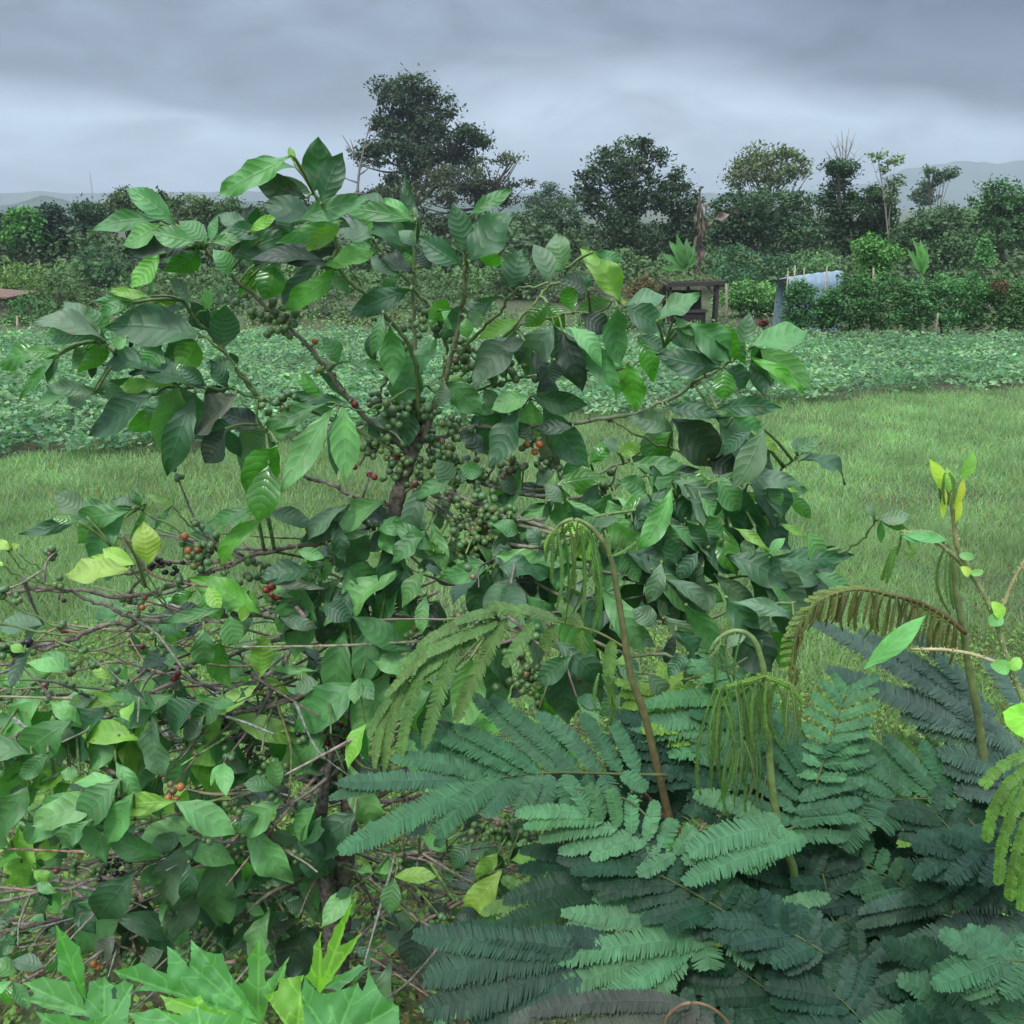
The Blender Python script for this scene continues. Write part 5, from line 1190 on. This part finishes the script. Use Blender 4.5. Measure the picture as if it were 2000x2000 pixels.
comp_leaf(p1, 1.44, [(1500, 640), (1350, 560), (1100, 500), (900, 470), (720, 530), (560, 660), (420, 830), (320, 1020), (310, 1190)],
          [(1440, 600, 1430, 800, 40), (1300, 560, 1290, 650, 40), (1180, 530, 1120, 645, 44), (1070, 520, 930, 725, 42), (940, 500, 700, 985, 46), (720, 560, 550, 1105, 44), (560, 700, 440, 1180, 34), (450, 820, 365, 1215, 30), (380, 930, 320, 1205, 24),
           (1300, 545, 1180, 430, 40), (1180, 515, 1000, 445, 36), (1040, 490, 860, 440, 34), (900, 470, 700, 520, 32), (840, 480, 620, 570, 32), (760, 520, 520, 640, 30), (680, 580, 440, 740, 30), (600, 640, 380, 860, 28), (500, 740, 330, 980, 26), (430, 830, 290, 1060, 24), (900, 520, 560, 680, 34), (800, 600, 500, 800, 32), (700, 690, 440, 900, 28)],
          'ol', R3, slope=.25, rcol=(.2, .2, .07), up=(-.3, -.6, .8), fwd=.6, label='arching olive young leaf with hanging divisions')
strands(p1, [(1130, 1270, 1125, 1345), (1136, 1272, 1140, 1380), (1146, 1270, 1150, 1370), (1160, 1278, 1158, 1340), (1150, 1290, 1170, 1345)], 1.42, 'ol', 6)
comp_leaf(p1, 1.5, [(1300, 1340), (1380, 1330), (1470, 1345)], [(1470, 1325, 1215, 1330, 20), (1480, 1345, 1165, 1372, 23), (1490, 1368, 1190, 1392, 21), (1490, 1392, 1220, 1408, 20), (1480, 1412, 1262, 1424, 18), (1470, 1320, 1330, 1290, 18)], 'br', slope=.5, label='light green feathery leaf between the two drooping shoots')
# middle pale wispy divisions
comp_leaf(p1, 1.3, [(1290, 1620), (1220, 1560), (1120, 1540)], auto_pins(V(1290, 1620), V(1100, 1530), 7, 150, 17), 'br', reg(0, 0, 1), slope=.6)
comp_leaf(p1, 1.34, [(1330, 1640), (1200, 1640), (1060, 1640)], [(1300, 1640, 980, 1640, 24), (1280, 1655, 1000, 1610, 22), (1290, 1660, 950, 1700, 28), (1300, 1670, 940, 1745, 26), (1320, 1660, 1060, 1580, 22)], 'dk', slope=.8)

# ---- bottom bright leaf
f1 = at(*V(1420, 1760), 1.22)
p2 = thing('feathery_shrub', 'low feathery shrub holding the bright green leaf at the bottom right of centre', 'shrub', (f1.x, 1.25, gz(1.2)), 'feathery shrubs in the foreground')
stem_to_ground(p2, [(1400, 1740), (1440, 1800), (1470, 1900)], 1.24, .005, .009, foot=(.02, .05), col=(.12, .17, .07))
comp_leaf(p2, 1.2, [(1480, 1700), (1400, 1740), (1330, 1775), (1270, 1800)],
          [(1400, 1735, 1120, 1690, 26), (1390, 1740, 1100, 1665, 24), (1380, 1748, 1060, 1722, 25), (1365, 1755, 1065, 1752, 22), (1350, 1768, 1030, 1812, 27), (1320, 1782, 1060, 1872, 25), (1300, 1795, 1010, 1890, 24), (1290, 1800, 1215, 1895, 32),
           (1330, 1780, 1340, 1828, 30), (1370, 1765, 1425, 1815, 30), (1400, 1752, 1492, 1792, 27), (1430, 1735, 1515, 1765, 22), (1450, 1720, 1565, 1692, 18), (1420, 1728, 1200, 1665, 22), (1450, 1712, 1300, 1640, 22), (1300, 1790, 1120, 1905, 24)],
          'br', slope=.9, rcol=(.2, .28, .12), label='bright green fan-shaped feathery leaf')
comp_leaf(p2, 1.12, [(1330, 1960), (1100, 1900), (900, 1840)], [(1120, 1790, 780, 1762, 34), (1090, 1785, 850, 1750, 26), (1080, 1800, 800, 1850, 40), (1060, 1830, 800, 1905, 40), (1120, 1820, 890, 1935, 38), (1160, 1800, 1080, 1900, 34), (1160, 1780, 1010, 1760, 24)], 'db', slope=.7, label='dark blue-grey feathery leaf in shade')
comp_leaf(p2, 1.05, [(1340, 1925), (1180, 1900), (1000, 1930)], [(1300, 1895, 1000, 1910, 24), (1290, 1905, 1010, 1960, 30), (1320, 1900, 1150, 1990, 32), (1200, 1885, 960, 1925, 20), (1340, 1910, 1280, 2000, 30)], 'pu', slope=.5, label='greyish brown feathery leaf at the bottom edge')
g = G(); aa = [at(*V(*q), 1.02) for q in ((1250, 1950), (1262, 1915), (1295, 1893), (1335, 1898), (1370, 1925), (1385, 1960))]
aa2 = smooth_path(aa, 6); tube(g, aa2, .0024, (.16, .10, .055), 7); g.build('shoot_tip', M_STEM, p2)

# ---- middle plant with a drooping tuft
f2 = at(*V(1475, 1600), 1.3)
p3 = thing('feathery_shrub', 'feathery-leaved shrub whose green stem ends in a hanging tuft of folded young leaves', 'shrub', (f2.x, 1.32, gz(1.3)), 'feathery shrubs in the foreground')
stem_to_ground(p3, [(1338, 1232), (1356, 1205), (1388, 1190), (1420, 1205), (1438, 1250), (1446, 1310), (1450, 1380), (1456, 1480), (1475, 1590), (1500, 1700)], 1.32, .0026, .008, foot=(.03, .04), col=(.17, .25, .09), col2=(.15, .21, .06))
st_ = []
for i in range(34):
    q = i / 33; x0 = 1345 + 150 * q; y0 = 1285 + 8 * math.sin(q * 3.1) - 15 * math.sin(q * math.pi); ln = (190 if q < .35 else 120 if q < .6 else 100) * random.uniform(.7, 1.35)
    st_.append((x0 + random.uniform(-6, 6), y0 + random.uniform(0, 20), x0 + random.uniform(-12, 12) + (-12 if q < .3 else 8 * q), y0 + ln))
strands(p3, st_, 1.30, 'ol', 6)
strands(p3, [(1440, 1275, 1350, 1300), (1440, 1275, 1370, 1290), (1445, 1275, 1400, 1290), (1445, 1278, 1500, 1300), (1445, 1276, 1480, 1290), (1440, 1276, 1340, 1330), (1446, 1280, 1512, 1330)], 1.30, 'yg', 8)
strands(p3, [(1380 + 8 * i, 1400 + 6 * (i % 3), 1378 + 7 * i + random.uniform(-6, 6), 1540 + random.uniform(-30, 45)) for i in range(7)], 1.28, 'ol', 5)
strands(p3, [(1360, 1205, 1350, 1290), (1350, 1212, 1345, 1300), (1345, 1225, 1320, 1232), (1372, 1196, 1380, 1290), (1400, 1192, 1385, 1290), (1360, 1210, 1330, 1245), (1346, 1222, 1366, 1250), (1410, 1240, 1360, 1260)], 1.31, 'ol', 4)
comp_leaf(p3, 1.38, [(1480, 1600), (1500, 1500), (1520, 1430)], auto_pins(V(1480, 1590), V(1530, 1430), 7, 170, 16, fore=.8), 't', reg(0, 0, 1), slope=.6)
comp_leaf(p3, 1.26, [(1500, 1560), (1420, 1590), (1340, 1620)], [(1480, 1560, 1300, 1610, 30), (1470, 1540, 1290, 1625, 26), (1440, 1545, 1310, 1500, 22), (1500, 1570, 1400, 1640, 26), (1520, 1580, 1290, 1665, 24)], 'br', slope=.8)

# ---- right centre leaf and far right plant
f3 = at(*V(1800, 1500), 1.4)
p4 = thing('feathery_shrub', 'feathery-leaved shrub on the right with an arching comb-like young leaf', 'shrub', (f3.x + .05, 1.42, gz(1.4)), 'feathery shrubs in the foreground')
stem_to_ground(p4, [(1700, 1008), (1740, 1003), (1775, 1015), (1798, 1050), (1804, 1120), (1818, 1190), (1828, 1260), (1845, 1350), (1862, 1480), (1880, 1640)], 1.4, .0028, .009, foot=(.05, .06), col=(.18, .24, .08), col2=(.14, .17, .07))
pins = []
rc = [(1822, 1195), (1780, 1160), (1730, 1135), (1680, 1122), (1630, 1112), (1580, 1118), (1545, 1135), (1515, 1170), (1500, 1215), (1500, 1270)]
rpx = smooth_path([(a, b, 0) for a, b in rc], 4)
g = G(); rp = smooth_path([at(*V(*q), 1.38) for q in rc], 5); tube(g, rp, np.linspace(.0038, .0014, len(rp)), (.16, .10, .05), 7, .1, col2=(.2, .24, .08))
for i in range(2, len(rpx) - 1, 1):
    a = rpx[i]
    for k_ in range(2):
        l = (62 + 26 * math.sin(i * .16)) * random.uniform(.8, 1.15); Yk = 1.38 + (.015 if k_ else -.012)
        A = np.array(tuple(at(*V(a[0], a[1]), Yk))); Bq = np.array(tuple(at(*V(a[0] - 14 + random.uniform(-4, 4) + (10 if i > 28 else 0), a[1] + l), Yk)))
        pinna(g, A, Bq, .0045, unit([rng.normal() * .4, -1, .2]), jit((.15, .16, .06), .3), .03, True, pitch=.0032)
    A = np.array(tuple(at(*V(a[0], a[1]), 1.38))); Bq = np.array(tuple(at(*V(a[0] - 26, a[1] - 4 + 10 * (i > 24)), 1.385)))
    pinna(g, A, Bq, .006, unit([0, -.6, 1]), jit((.16, .22, .06), .2), .05, True, pitch=.0032)
tag(g.build('young_leaf', M_FERN, p4), 'arching young leaf with comb-like hanging divisions')
strands(p4, [(1790, 1035, 1788, 1130), (1796, 1045, 1800, 1150), (1784, 1030, 1794, 1160), (1800, 1060, 1806, 1120)], 1.4, 'ol', 5)
strands(p4, [(1700, 1010, 1690, 1050), (1690, 1030, 1672, 1100), (1688, 1030, 1664, 1095), (1712, 1012, 1728, 1045), (1725, 1030, 1718, 1052)], 1.4, 'ol', 8)
comp_leaf(p4, 1.5, [(1960, 1440), (1850, 1360), (1700, 1260), (1560, 1190)],
          [(1880, 1395, 1560, 1190, 20), (1900, 1385, 1520, 1165, 20), (1890, 1405, 1560, 1262, 24), (1925, 1412, 1690, 1310, 26), (1940, 1420, 1700, 1352, 24), (1950, 1440, 1732, 1372, 25), (1960, 1465, 1770, 1420, 24), (1960, 1490, 1780, 1452, 22), (1960, 1510, 1800, 1490, 20), (1860, 1340, 1700, 1180, 18), (1880, 1350, 1620, 1190, 16), (1960, 1400, 1860, 1240, 22), (2000, 1400, 1920, 1260, 22)],
          'gy', slope=.85, rcol=(.12, .1, .06), label='large grey feathery leaf reaching in from the right edge')
comp_leaf(p4, 1.36, [(1850, 1570), (1790, 1515), (1700, 1508), (1600, 1525)],
          [(1690, 1502, 1508, 1420, 20), (1720, 1500, 1560, 1408, 18), (1660, 1505, 1490, 1450, 18), (1640, 1512, 1480, 1475, 18), (1750, 1502, 1610, 1388, 20), (1780, 1502, 1668, 1388, 20), (1630, 1515, 1470, 1510, 22), (1620, 1520, 1480, 1550, 20),
           (1640, 1515, 1590, 1600, 30), (1680, 1512, 1660, 1560, 30), (1720, 1512, 1735, 1552, 18), (1750, 1510, 1812, 1516, 14), (1800, 1500, 1740, 1400, 20)],
          't', slope=.85, rcol=(.1, .1, .05), label='teal feathery leaf fanned out left of its dark stalk')
comp_leaf(p4, 1.28, [(2000, 1680), (1900, 1700), (1800, 1740)],
          [(1880, 1690, 1616, 1748, 17), (1890, 1700, 1640, 1812, 18), (1880, 1715, 1712, 1812, 18), (1895, 1728, 1780, 1812, 28), (1905, 1690, 1620, 1722, 15), (1920, 1680, 1680, 1700, 16), (1930, 1700, 1800, 1700, 30), (1960, 1700, 1890, 1770, 30)],
          'gy', slope=.9, label='pale grey-blue feathery leaf with finger-like divisions')
# bright olive curled fronds at the right edge
f4 = at(*V(1960, 1600), 1.05)
p5 = thing('feathery_shrub', 'feathery shrub at the right edge with bright olive curling fronds', 'shrub', (f4.x + .05, 1.1, gz(1.1)), 'feathery shrubs in the foreground')
stem_to_ground(p5, [(1985, 1380), (1990, 1500), (2000, 1700)], 1.1, .005, .009, foot=(.04, .05))
g = G()
for (x0, y0, x1, y1, x2, y2) in ((1985, 1420, 1900, 1420, 1858, 1480), (1985, 1440, 1880, 1450, 1862, 1580), (1990, 1460, 1890, 1500, 1882, 1660), (1995, 1490, 1915, 1540, 1905, 1690), (2000, 1540, 1930, 1580, 1925, 1710), (1990, 1430, 1920, 1440, 1890, 1530)):
    A, Bq, Cq = [np.array(tuple(at(*V(a, b), 1.05))) for a, b in ((x0, y0), (x1, y1), (x2, y2))]
    pp = [A * (1 - u) ** 2 + Bq * 2 * u * (1 - u) + Cq * u * u for u in np.linspace(0, 1, 7)]
    for a, b in zip(pp[:-1], pp[1:]): pinna(g, a, b + (b - a) * .15, .010, unit([-.5, -.8, .5]), jit((.13, .25, .055), .12), .0, False, nmin=6, pitch=.0033, fwd=.7)
tag(g.build('young_leaf', M_FERN, p5), 'bright olive fronds curling downwards')
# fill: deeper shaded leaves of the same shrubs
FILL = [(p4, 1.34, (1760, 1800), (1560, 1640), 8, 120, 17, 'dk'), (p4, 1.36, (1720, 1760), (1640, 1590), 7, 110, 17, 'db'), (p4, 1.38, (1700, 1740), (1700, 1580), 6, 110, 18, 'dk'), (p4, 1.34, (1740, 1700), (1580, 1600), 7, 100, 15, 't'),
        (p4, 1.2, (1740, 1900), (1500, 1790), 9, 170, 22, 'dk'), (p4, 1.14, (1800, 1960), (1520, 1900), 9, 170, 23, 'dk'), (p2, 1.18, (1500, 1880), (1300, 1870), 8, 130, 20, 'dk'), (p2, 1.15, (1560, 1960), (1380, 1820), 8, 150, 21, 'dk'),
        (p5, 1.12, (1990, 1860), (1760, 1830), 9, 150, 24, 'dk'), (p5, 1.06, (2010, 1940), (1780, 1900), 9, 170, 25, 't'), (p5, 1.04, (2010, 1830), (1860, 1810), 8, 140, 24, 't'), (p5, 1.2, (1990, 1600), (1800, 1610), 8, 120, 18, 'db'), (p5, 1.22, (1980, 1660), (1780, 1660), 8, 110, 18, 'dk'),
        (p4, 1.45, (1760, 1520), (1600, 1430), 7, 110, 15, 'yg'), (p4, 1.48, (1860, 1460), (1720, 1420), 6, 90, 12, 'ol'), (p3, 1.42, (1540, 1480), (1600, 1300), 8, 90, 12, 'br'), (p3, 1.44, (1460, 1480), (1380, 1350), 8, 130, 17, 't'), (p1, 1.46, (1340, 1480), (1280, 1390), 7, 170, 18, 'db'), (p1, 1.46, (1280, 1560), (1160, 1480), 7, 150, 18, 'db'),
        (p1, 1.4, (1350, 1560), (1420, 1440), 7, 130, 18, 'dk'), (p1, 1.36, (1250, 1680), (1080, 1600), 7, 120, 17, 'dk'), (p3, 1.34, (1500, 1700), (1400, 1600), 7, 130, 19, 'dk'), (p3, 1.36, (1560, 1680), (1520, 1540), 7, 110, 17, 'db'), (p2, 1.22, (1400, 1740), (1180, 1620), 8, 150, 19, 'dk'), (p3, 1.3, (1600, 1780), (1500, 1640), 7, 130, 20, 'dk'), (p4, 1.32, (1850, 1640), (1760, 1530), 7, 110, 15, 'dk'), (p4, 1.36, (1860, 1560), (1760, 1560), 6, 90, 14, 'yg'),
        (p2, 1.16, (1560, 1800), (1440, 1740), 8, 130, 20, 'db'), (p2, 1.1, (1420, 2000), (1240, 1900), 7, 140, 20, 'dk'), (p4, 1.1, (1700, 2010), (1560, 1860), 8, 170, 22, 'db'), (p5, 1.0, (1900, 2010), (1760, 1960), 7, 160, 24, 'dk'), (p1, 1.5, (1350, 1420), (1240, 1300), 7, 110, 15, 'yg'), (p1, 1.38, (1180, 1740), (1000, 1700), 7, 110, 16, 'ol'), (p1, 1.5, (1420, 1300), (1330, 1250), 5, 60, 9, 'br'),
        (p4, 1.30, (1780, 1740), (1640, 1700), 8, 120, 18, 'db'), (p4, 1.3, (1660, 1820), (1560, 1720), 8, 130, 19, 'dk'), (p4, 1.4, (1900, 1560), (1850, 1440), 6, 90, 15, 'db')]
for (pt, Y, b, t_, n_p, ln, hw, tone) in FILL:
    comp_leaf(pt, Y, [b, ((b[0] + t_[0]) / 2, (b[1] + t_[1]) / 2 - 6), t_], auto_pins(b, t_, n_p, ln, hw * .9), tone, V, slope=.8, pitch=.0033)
g = G()
for a, b, c_ in (((1780, 1512), (1830, 1545), (1870, 1600)), ((1790, 1560), (1785, 1600), (1790, 1680)), ((1215, 1495), (1245, 1530), (1270, 1570)), ((1390, 1740), (1440, 1700), (1490, 1690)), ((1620, 1730), (1700, 1700), (1850, 1690))):
    pp = smooth_path([at(*V(*q), 1.38) for q in (a, b, c_)], 5); tube(g, pp, .003, (.10, .055, .035), 7)
g.build('leaf_stalk', M_STEM, p4)

# ================================================================== climbing weed with prickly stem, far right
cl = at(*V(1930, 1290), 1.3)
p6 = thing('climbing_weed', 'weed with a prickly yellow-green stem and small round clasping leaves at the right edge', 'weed', (cl.x, 1.35, gz(1.35)))
def prickly(pts, r0, r1, col):
    g = G(); P = smooth_path([at(*V(*q), 1.3) for q in pts], 8); tube(g, P, np.linspace(r0, r1, len(P)), col, 7, .06)
    for i in range(1, len(P) - 1):
        for _ in range(2):
            q = P[i] + rng.normal(0, .001, 3); d = unit(rng.normal(size=3)); rr = r0 + (r1 - r0) * i / len(P)
            tube(g, [q + d * rr * .8, q + d * (rr + .0035)], (.0012, .0003), (.45, .42, .2), 4)
    return g.build('stem', M_STEM, p6)
P0 = [(1700, 1002), (1750, 1015), (1790, 1040), (1830, 1082), (1860, 1130), (1885, 1190), (1905, 1260), (1940, 1340), (1990, 1460)]
prickly(P0, .0022, .0050, (.24, .29, .12))
g = G(); e = at(*V(1990, 1460), 1.3); tube(g, smooth_path([e, Vector((e.x + .03, 1.32, e.z * .5)), Vector((cl.x + .06, 1.35, gz(1.35)))]), .006, (.2, .24, .1)); g.build('stem', M_STEM, p6)
prickly([(1772, 880), (1790, 925), (1798, 970), (1806, 1030), (1825, 1075)], .0025, .0035, (.27, .26, .11))
prickly([(1940, 1048), (1915, 1090), (1890, 1150)], .002, .003, (.36, .34, .16))
prickly([(1718, 1225), (1780, 1226), (1840, 1236), (1910, 1262)], .0022, .003, (.42, .38, .2))
def wl(x0, y0, x1, y1, hw, col, n=(0, -1, .4), Y=1.29, prof=None, name='leaf', **k):
    g = G(); m_ = mpp(y0 * K, Y) * K
    leaf(g, at(*V(x0, y0), Y), at(*V(x1, y1), Y + k.pop('dy', 0)), hw * m_, n, jit(col, .06), prof=prof, **k); return g.build(name, M_SOFT, p6)
RND = np.interp(_u, [0, .05, .2, .45, .7, .9, 1], [.3, .6, .92, 1, .85, .5, 0])
wl(1630, 1262, 1748, 1160, 19, (.13, .36, .15), (-.2, -1, .5), droop=.04, fold=.18, ruffle=.05, dy=-.02)
wl(1815, 905, 1836, 850, 13, (.15, .33, .09)); wl(1782, 930, 1752, 865, 14, (.24, .38, .06)); wl(1790, 930, 1786, 880, 10, (.17, .33, .11)); wl(1800, 960, 1818, 900, 8, (.28, .34, .06)); wl(1800, 990, 1812, 930, 6, (.30, .40, .06)); wl(1775, 980, 1778, 910, 6, (.32, .40, .06))
for dx in (-12, -7, -2, 4, 9): strands(p6, [(1790 + dx, 952, 1788 + dx * .6, 892)], 1.29, 'ol', 6, name='folded_bud')
wl(1830, 1085, 1812, 1070, 9, (.3, .42, .1), prof=RND); wl(1832, 1082, 1856, 1078, 7, (.16, .34, .14), prof=RND); wl(1890, 1165, 1872, 1135, 12, (.26, .48, .12), prof=RND); wl(1888, 1160, 1866, 1178, 14, (.16, .36, .18), prof=RND)
wl(1905, 1262, 1868, 1252, 14, (.16, .38, .16), prof=RND); wl(1905, 1262, 1924, 1240, 12, (.22, .42, .14), prof=RND); wl(1810, 1048, 1838, 1052, 8, (.16, .32, .16), prof=RND)
wl(1790, 1020, 1700, 1008, 11, (.12, .30, .16)); wl(1742, 1018, 1702, 1012, 9, (.10, .28, .17)); wl(1966, 1365, 1892, 1345, 36, (.20, .50, .08), prof=RND)
# blades of tithonia-like plant ------------------------------------------------
tb = at(*R2(900, 1700), 1.1)
p7 = thing('lobed_leaf_plant', 'plant with large bright green pointed lobed leaves in the bottom left corner', 'plant', (tb.x, 1.15, gz(1.1)))
g = G()
hub = at(*R2(980, 1760), 1.12)
tube(g, smooth_path([hub, Vector((hub.x, 1.15, hub.z * .5)), Vector((tb.x, 1.15, gz(1.1) - .02))]), .008, (.16, .26, .09)); g.build('stem', M_STEM, p7)
def lobed(poly, Y, col, hub_px, slope=.5, holes=(), curl=.012, ridges=()):
    """a lobed blade: outline filled with an inner point grid, bent and ridged along its veins"""
    P = [R2(*q) for q in poly]; n = len(P)
    # densify and slightly waver the edge
    E = []
    for a, b in zip(P, P[1:] + P[:1]):
        m = max(2, int(math.hypot(a[0] - b[0], a[1] - b[1]) / 7))
        for i in range(m):
            q = i / m; tooth = (1.1 if i % 2 else -.4) * (1 if 0 < i < m - 1 else 0)
            nx, ny = (b[1] - a[1]), -(b[0] - a[0]); l = math.hypot(nx, ny) + 1e-6
            bow = -2.2 * math.sin(q * math.pi)
            E.append((a[0] + (b[0] - a[0]) * q + nx / l * (tooth + bow), a[1] + (b[1] - a[1]) * q + ny / l * (tooth + bow)))
    xs, ys = zip(*E)
    def inside(x, y, pg):
        c = False; j = len(pg) - 1
        for i in range(len(pg)):
            if (pg[i][1] > y) != (pg[j][1] > y) and x < (pg[j][0] - pg[i][0]) * (y - pg[i][1]) / (pg[j][1] - pg[i][1] + 1e-12) + pg[i][0]: c = not c
            j = i
        return c
    pts = [Vector(e) for e in E]; ne = len(pts)
    st = 9
    for x in np.arange(min(xs), max(xs), st):
        for y in np.arange(min(ys), max(ys), st):
            xx, yy = x + random.uniform(-2, 2), y + random.uniform(-2, 2)
            if inside(xx, yy, E) and min((e[0] - xx) ** 2 + (e[1] - yy) ** 2 for e in E) > 14: pts.append(Vector((xx, yy)))
    for q in ridges:
        a = R2(*hub_px); b = R2(*q); m = int(math.hypot(a[0] - b[0], a[1] - b[1]) / 5)
        for i in range(1, m):
            xx, yy = a[0] + (b[0] - a[0]) * i / m, a[1] + (b[1] - a[1]) * i / m
            if inside(xx, yy, E) and min((e[0] - xx) ** 2 + (e[1] - yy) ** 2 for e in E) > 6: pts.append(Vector((xx, yy)))
    r = delaunay_2d_cdt(pts, [], [list(range(ne))], 1, 1e-4)
    vv, ff = r[0], r[2]
    H = R2(*hub_px); cy = sum(ys) / len(ys); m_ = mpp(cy, Y); s1 = random.uniform(0, 6)
    R_ = [R2(*q) for q in ridges]
    W2 = []; UV2 = []
    for v in vv:
        dx, dy = v.x - H[0], v.y - H[1]; dist = math.hypot(dx, dy)
        dmin = 99
        for q in R_:
            ax, ay = q[0] - H[0], q[1] - H[1]; L2 = ax * ax + ay * ay; u = max(0, min(1, (dx * ax + dy * ay) / L2)); dmin = min(dmin, math.hypot(dx - u * ax, dy - u * ay))
        z = (.0022 * math.exp(-(dmin / 5) ** 2)) * -1 + min(dmin, 40) * .00032
        z += .005 * math.sin(v.x * .035 + s1) * math.sin(v.y * .045 + s1) + .0015 * math.sin(v.x * .16 + v.y * .11)
        Yp = Y + (cy - v.y) * m_ * slope + curl * math.sin(dist / 110) - z
        W2.append(tuple(at(v.x, v.y, Yp))); UV2.append((dist / 260, dmin / 45))
    f = [tuple(q) + (-1,) for q in ff if len(q) == 3]
    if holes:
        HP = [[R2(*q) for q in h] for h in holes]
        f = [q for q in f if not any(inside(sum(vv[i].x for i in q[:3]) / 3, sum(vv[i].y for i in q[:3]) / 3, h) for h in HP)]
    g = G(); cc = np.tile(jit(col, .08), (len(W2), 1))
    dm = np.minimum(np.array([q[1] for q in UV2]), 1.0)
    # orient faces towards the viewer
    W2 = np.array(W2); ff2 = []
    for q in f:
        a, b, c = W2[q[0]], W2[q[1]], W2[q[2]]
        ff2.append(q if np.dot(np.cross(b - a, c - a), np.array([0, 0, CAMZ]) - a) > 0 else (q[0], q[2], q[1], -1))
    g.add(W2, ff2, cc, np.stack([np.array([q[0] for q in UV2]), dm], 1)); return g.build('leaf', M_LOBE, p7)
M_LOBE = leaf_mat('downy_leaf', rough=.6, trans=.3, nveins=5.0, bump=.3, vmix=.5, mott=(.92, 1.08), spec=.3, under_tint=1.1)
LG = (.10, .27, .09); LB = (.125, .30, .12); LY = (.17, .34, .07)
lobed([(298, 1115), (350, 1165), (430, 1240), (455, 1340), (468, 1540), (430, 1500), (400, 1440), (310, 1370), (302, 1250)], 1.16, LG, (465, 1545), -.3, ridges=[(300, 1120)])
lobed([(120, 1435), (230, 1400), (330, 1420), (400, 1425), (440, 1510), (490, 1620), (380, 1610), (240, 1570), (105, 1520), (190, 1495)], 1.12, LB, (490, 1600), .5, ridges=[(120, 1435), (105, 1520)])
lobed([(480, 1430), (560, 1400), (620, 1450), (670, 1415), (720, 1440), (705, 1530), (690, 1680), (500, 1700), (455, 1560)], 1.10, LB, (560, 1700), .5, holes=[[(600, 1475), (620, 1455), (635, 1480), (625, 1520), (600, 1515)]], ridges=[(560, 1405), (715, 1440)])
lobed([(605, 1370), (760, 1325), (900, 1385), (900, 1235), (955, 1260), (1005, 1325), (1020, 1350), (1028, 1200), (1110, 1265), (1200, 1275), (1245, 1390), (1310, 1480), (1400, 1640), (1200, 1600), (1000, 1530), (850, 1480), (690, 1485), (780, 1440), (650, 1410)], 1.12, LG, (1390, 1640), .6, ridges=[(610, 1372), (902, 1240), (1030, 1205), (700, 1485)])
lobed([(1330, 1310), (1395, 1198), (1465, 1320), (1425, 1370), (1435, 1430), (1560, 1290), (1535, 1400), (1480, 1470), (1430, 1600), (1420, 1700), (1340, 1690), (1290, 1560), (1270, 1460), (1340, 1400)], 1.15, LB, (1390, 1690), -.1, ridges=[(1395, 1200), (1555, 1295)])
lobed([(1418, 1500), (1500, 1470), (1500, 1410), (1640, 1390), (1620, 1480), (1660, 1600), (1640, 1720), (1560, 1720), (1480, 1580)], 1.08, LY, (1600, 1720), .4, ridges=[(1420, 1500), (1630, 1392)])
lobed([(1922, 955), (1880, 1080), (1850, 1180), (1835, 1235), (1955, 1160), (1900, 1260), (1840, 1340), (1790, 1420), (1725, 1495), (1640, 1400), (1672, 1365), (1688, 1240), (1728, 1158), (1742, 1310), (1765, 1230), (1800, 1140), (1870, 1040)], 1.05, LY, (1720, 1490), -.4, ridges=[(1920, 960), (1728, 1160), (1950, 1165)])
lobed([(1620, 1500), (1640, 1400), (1725, 1495), (1860, 1465), (1930, 1430), (1955, 1480), (1985, 1360), (2060, 1500), (2150, 1560), (2160, 1720), (1700, 1760), (1640, 1640)], 1.02, LG, (1800, 1760), .5, ridges=[(1930, 1435), (2140, 1560), (1625, 1500)])
lobed([(1750, 1465), (1800, 1400), (1940, 1335), (1985, 1345), (1900, 1420), (1830, 1480)], 1.1, LB, (1750, 1470), .4, ridges=[(1940, 1335)])
lobed([(190, 1590), (350, 1600), (470, 1640), (600, 1600), (720, 1660), (700, 1760), (180, 1760), (240, 1680)], 1.05, LG, (460, 1760), .4, ridges=[(190, 1592), (600, 1602)])
lobed([(690, 1600), (840, 1570), (980, 1610), (1060, 1560), (1150, 1600), (1280, 1600), (1380, 1650), (1420, 1760), (800, 1760), (740, 1680)], 1.04, LB, (1100, 1760), .4, ridges=[(840, 1572), (1060, 1562), (1380, 1650)])
lobed([(860, 1500), (1000, 1520), (1080, 1500), (1120, 1560), (1250, 1590), (1330, 1620), (1300, 1680), (1000, 1620), (900, 1580)], 1.08, LY, (1300, 1660), .4, ridges=[(860, 1502), (1080, 1502)])
# small plain leaf and leafy weeds behind the shrubs, at the foot of the coffee tree
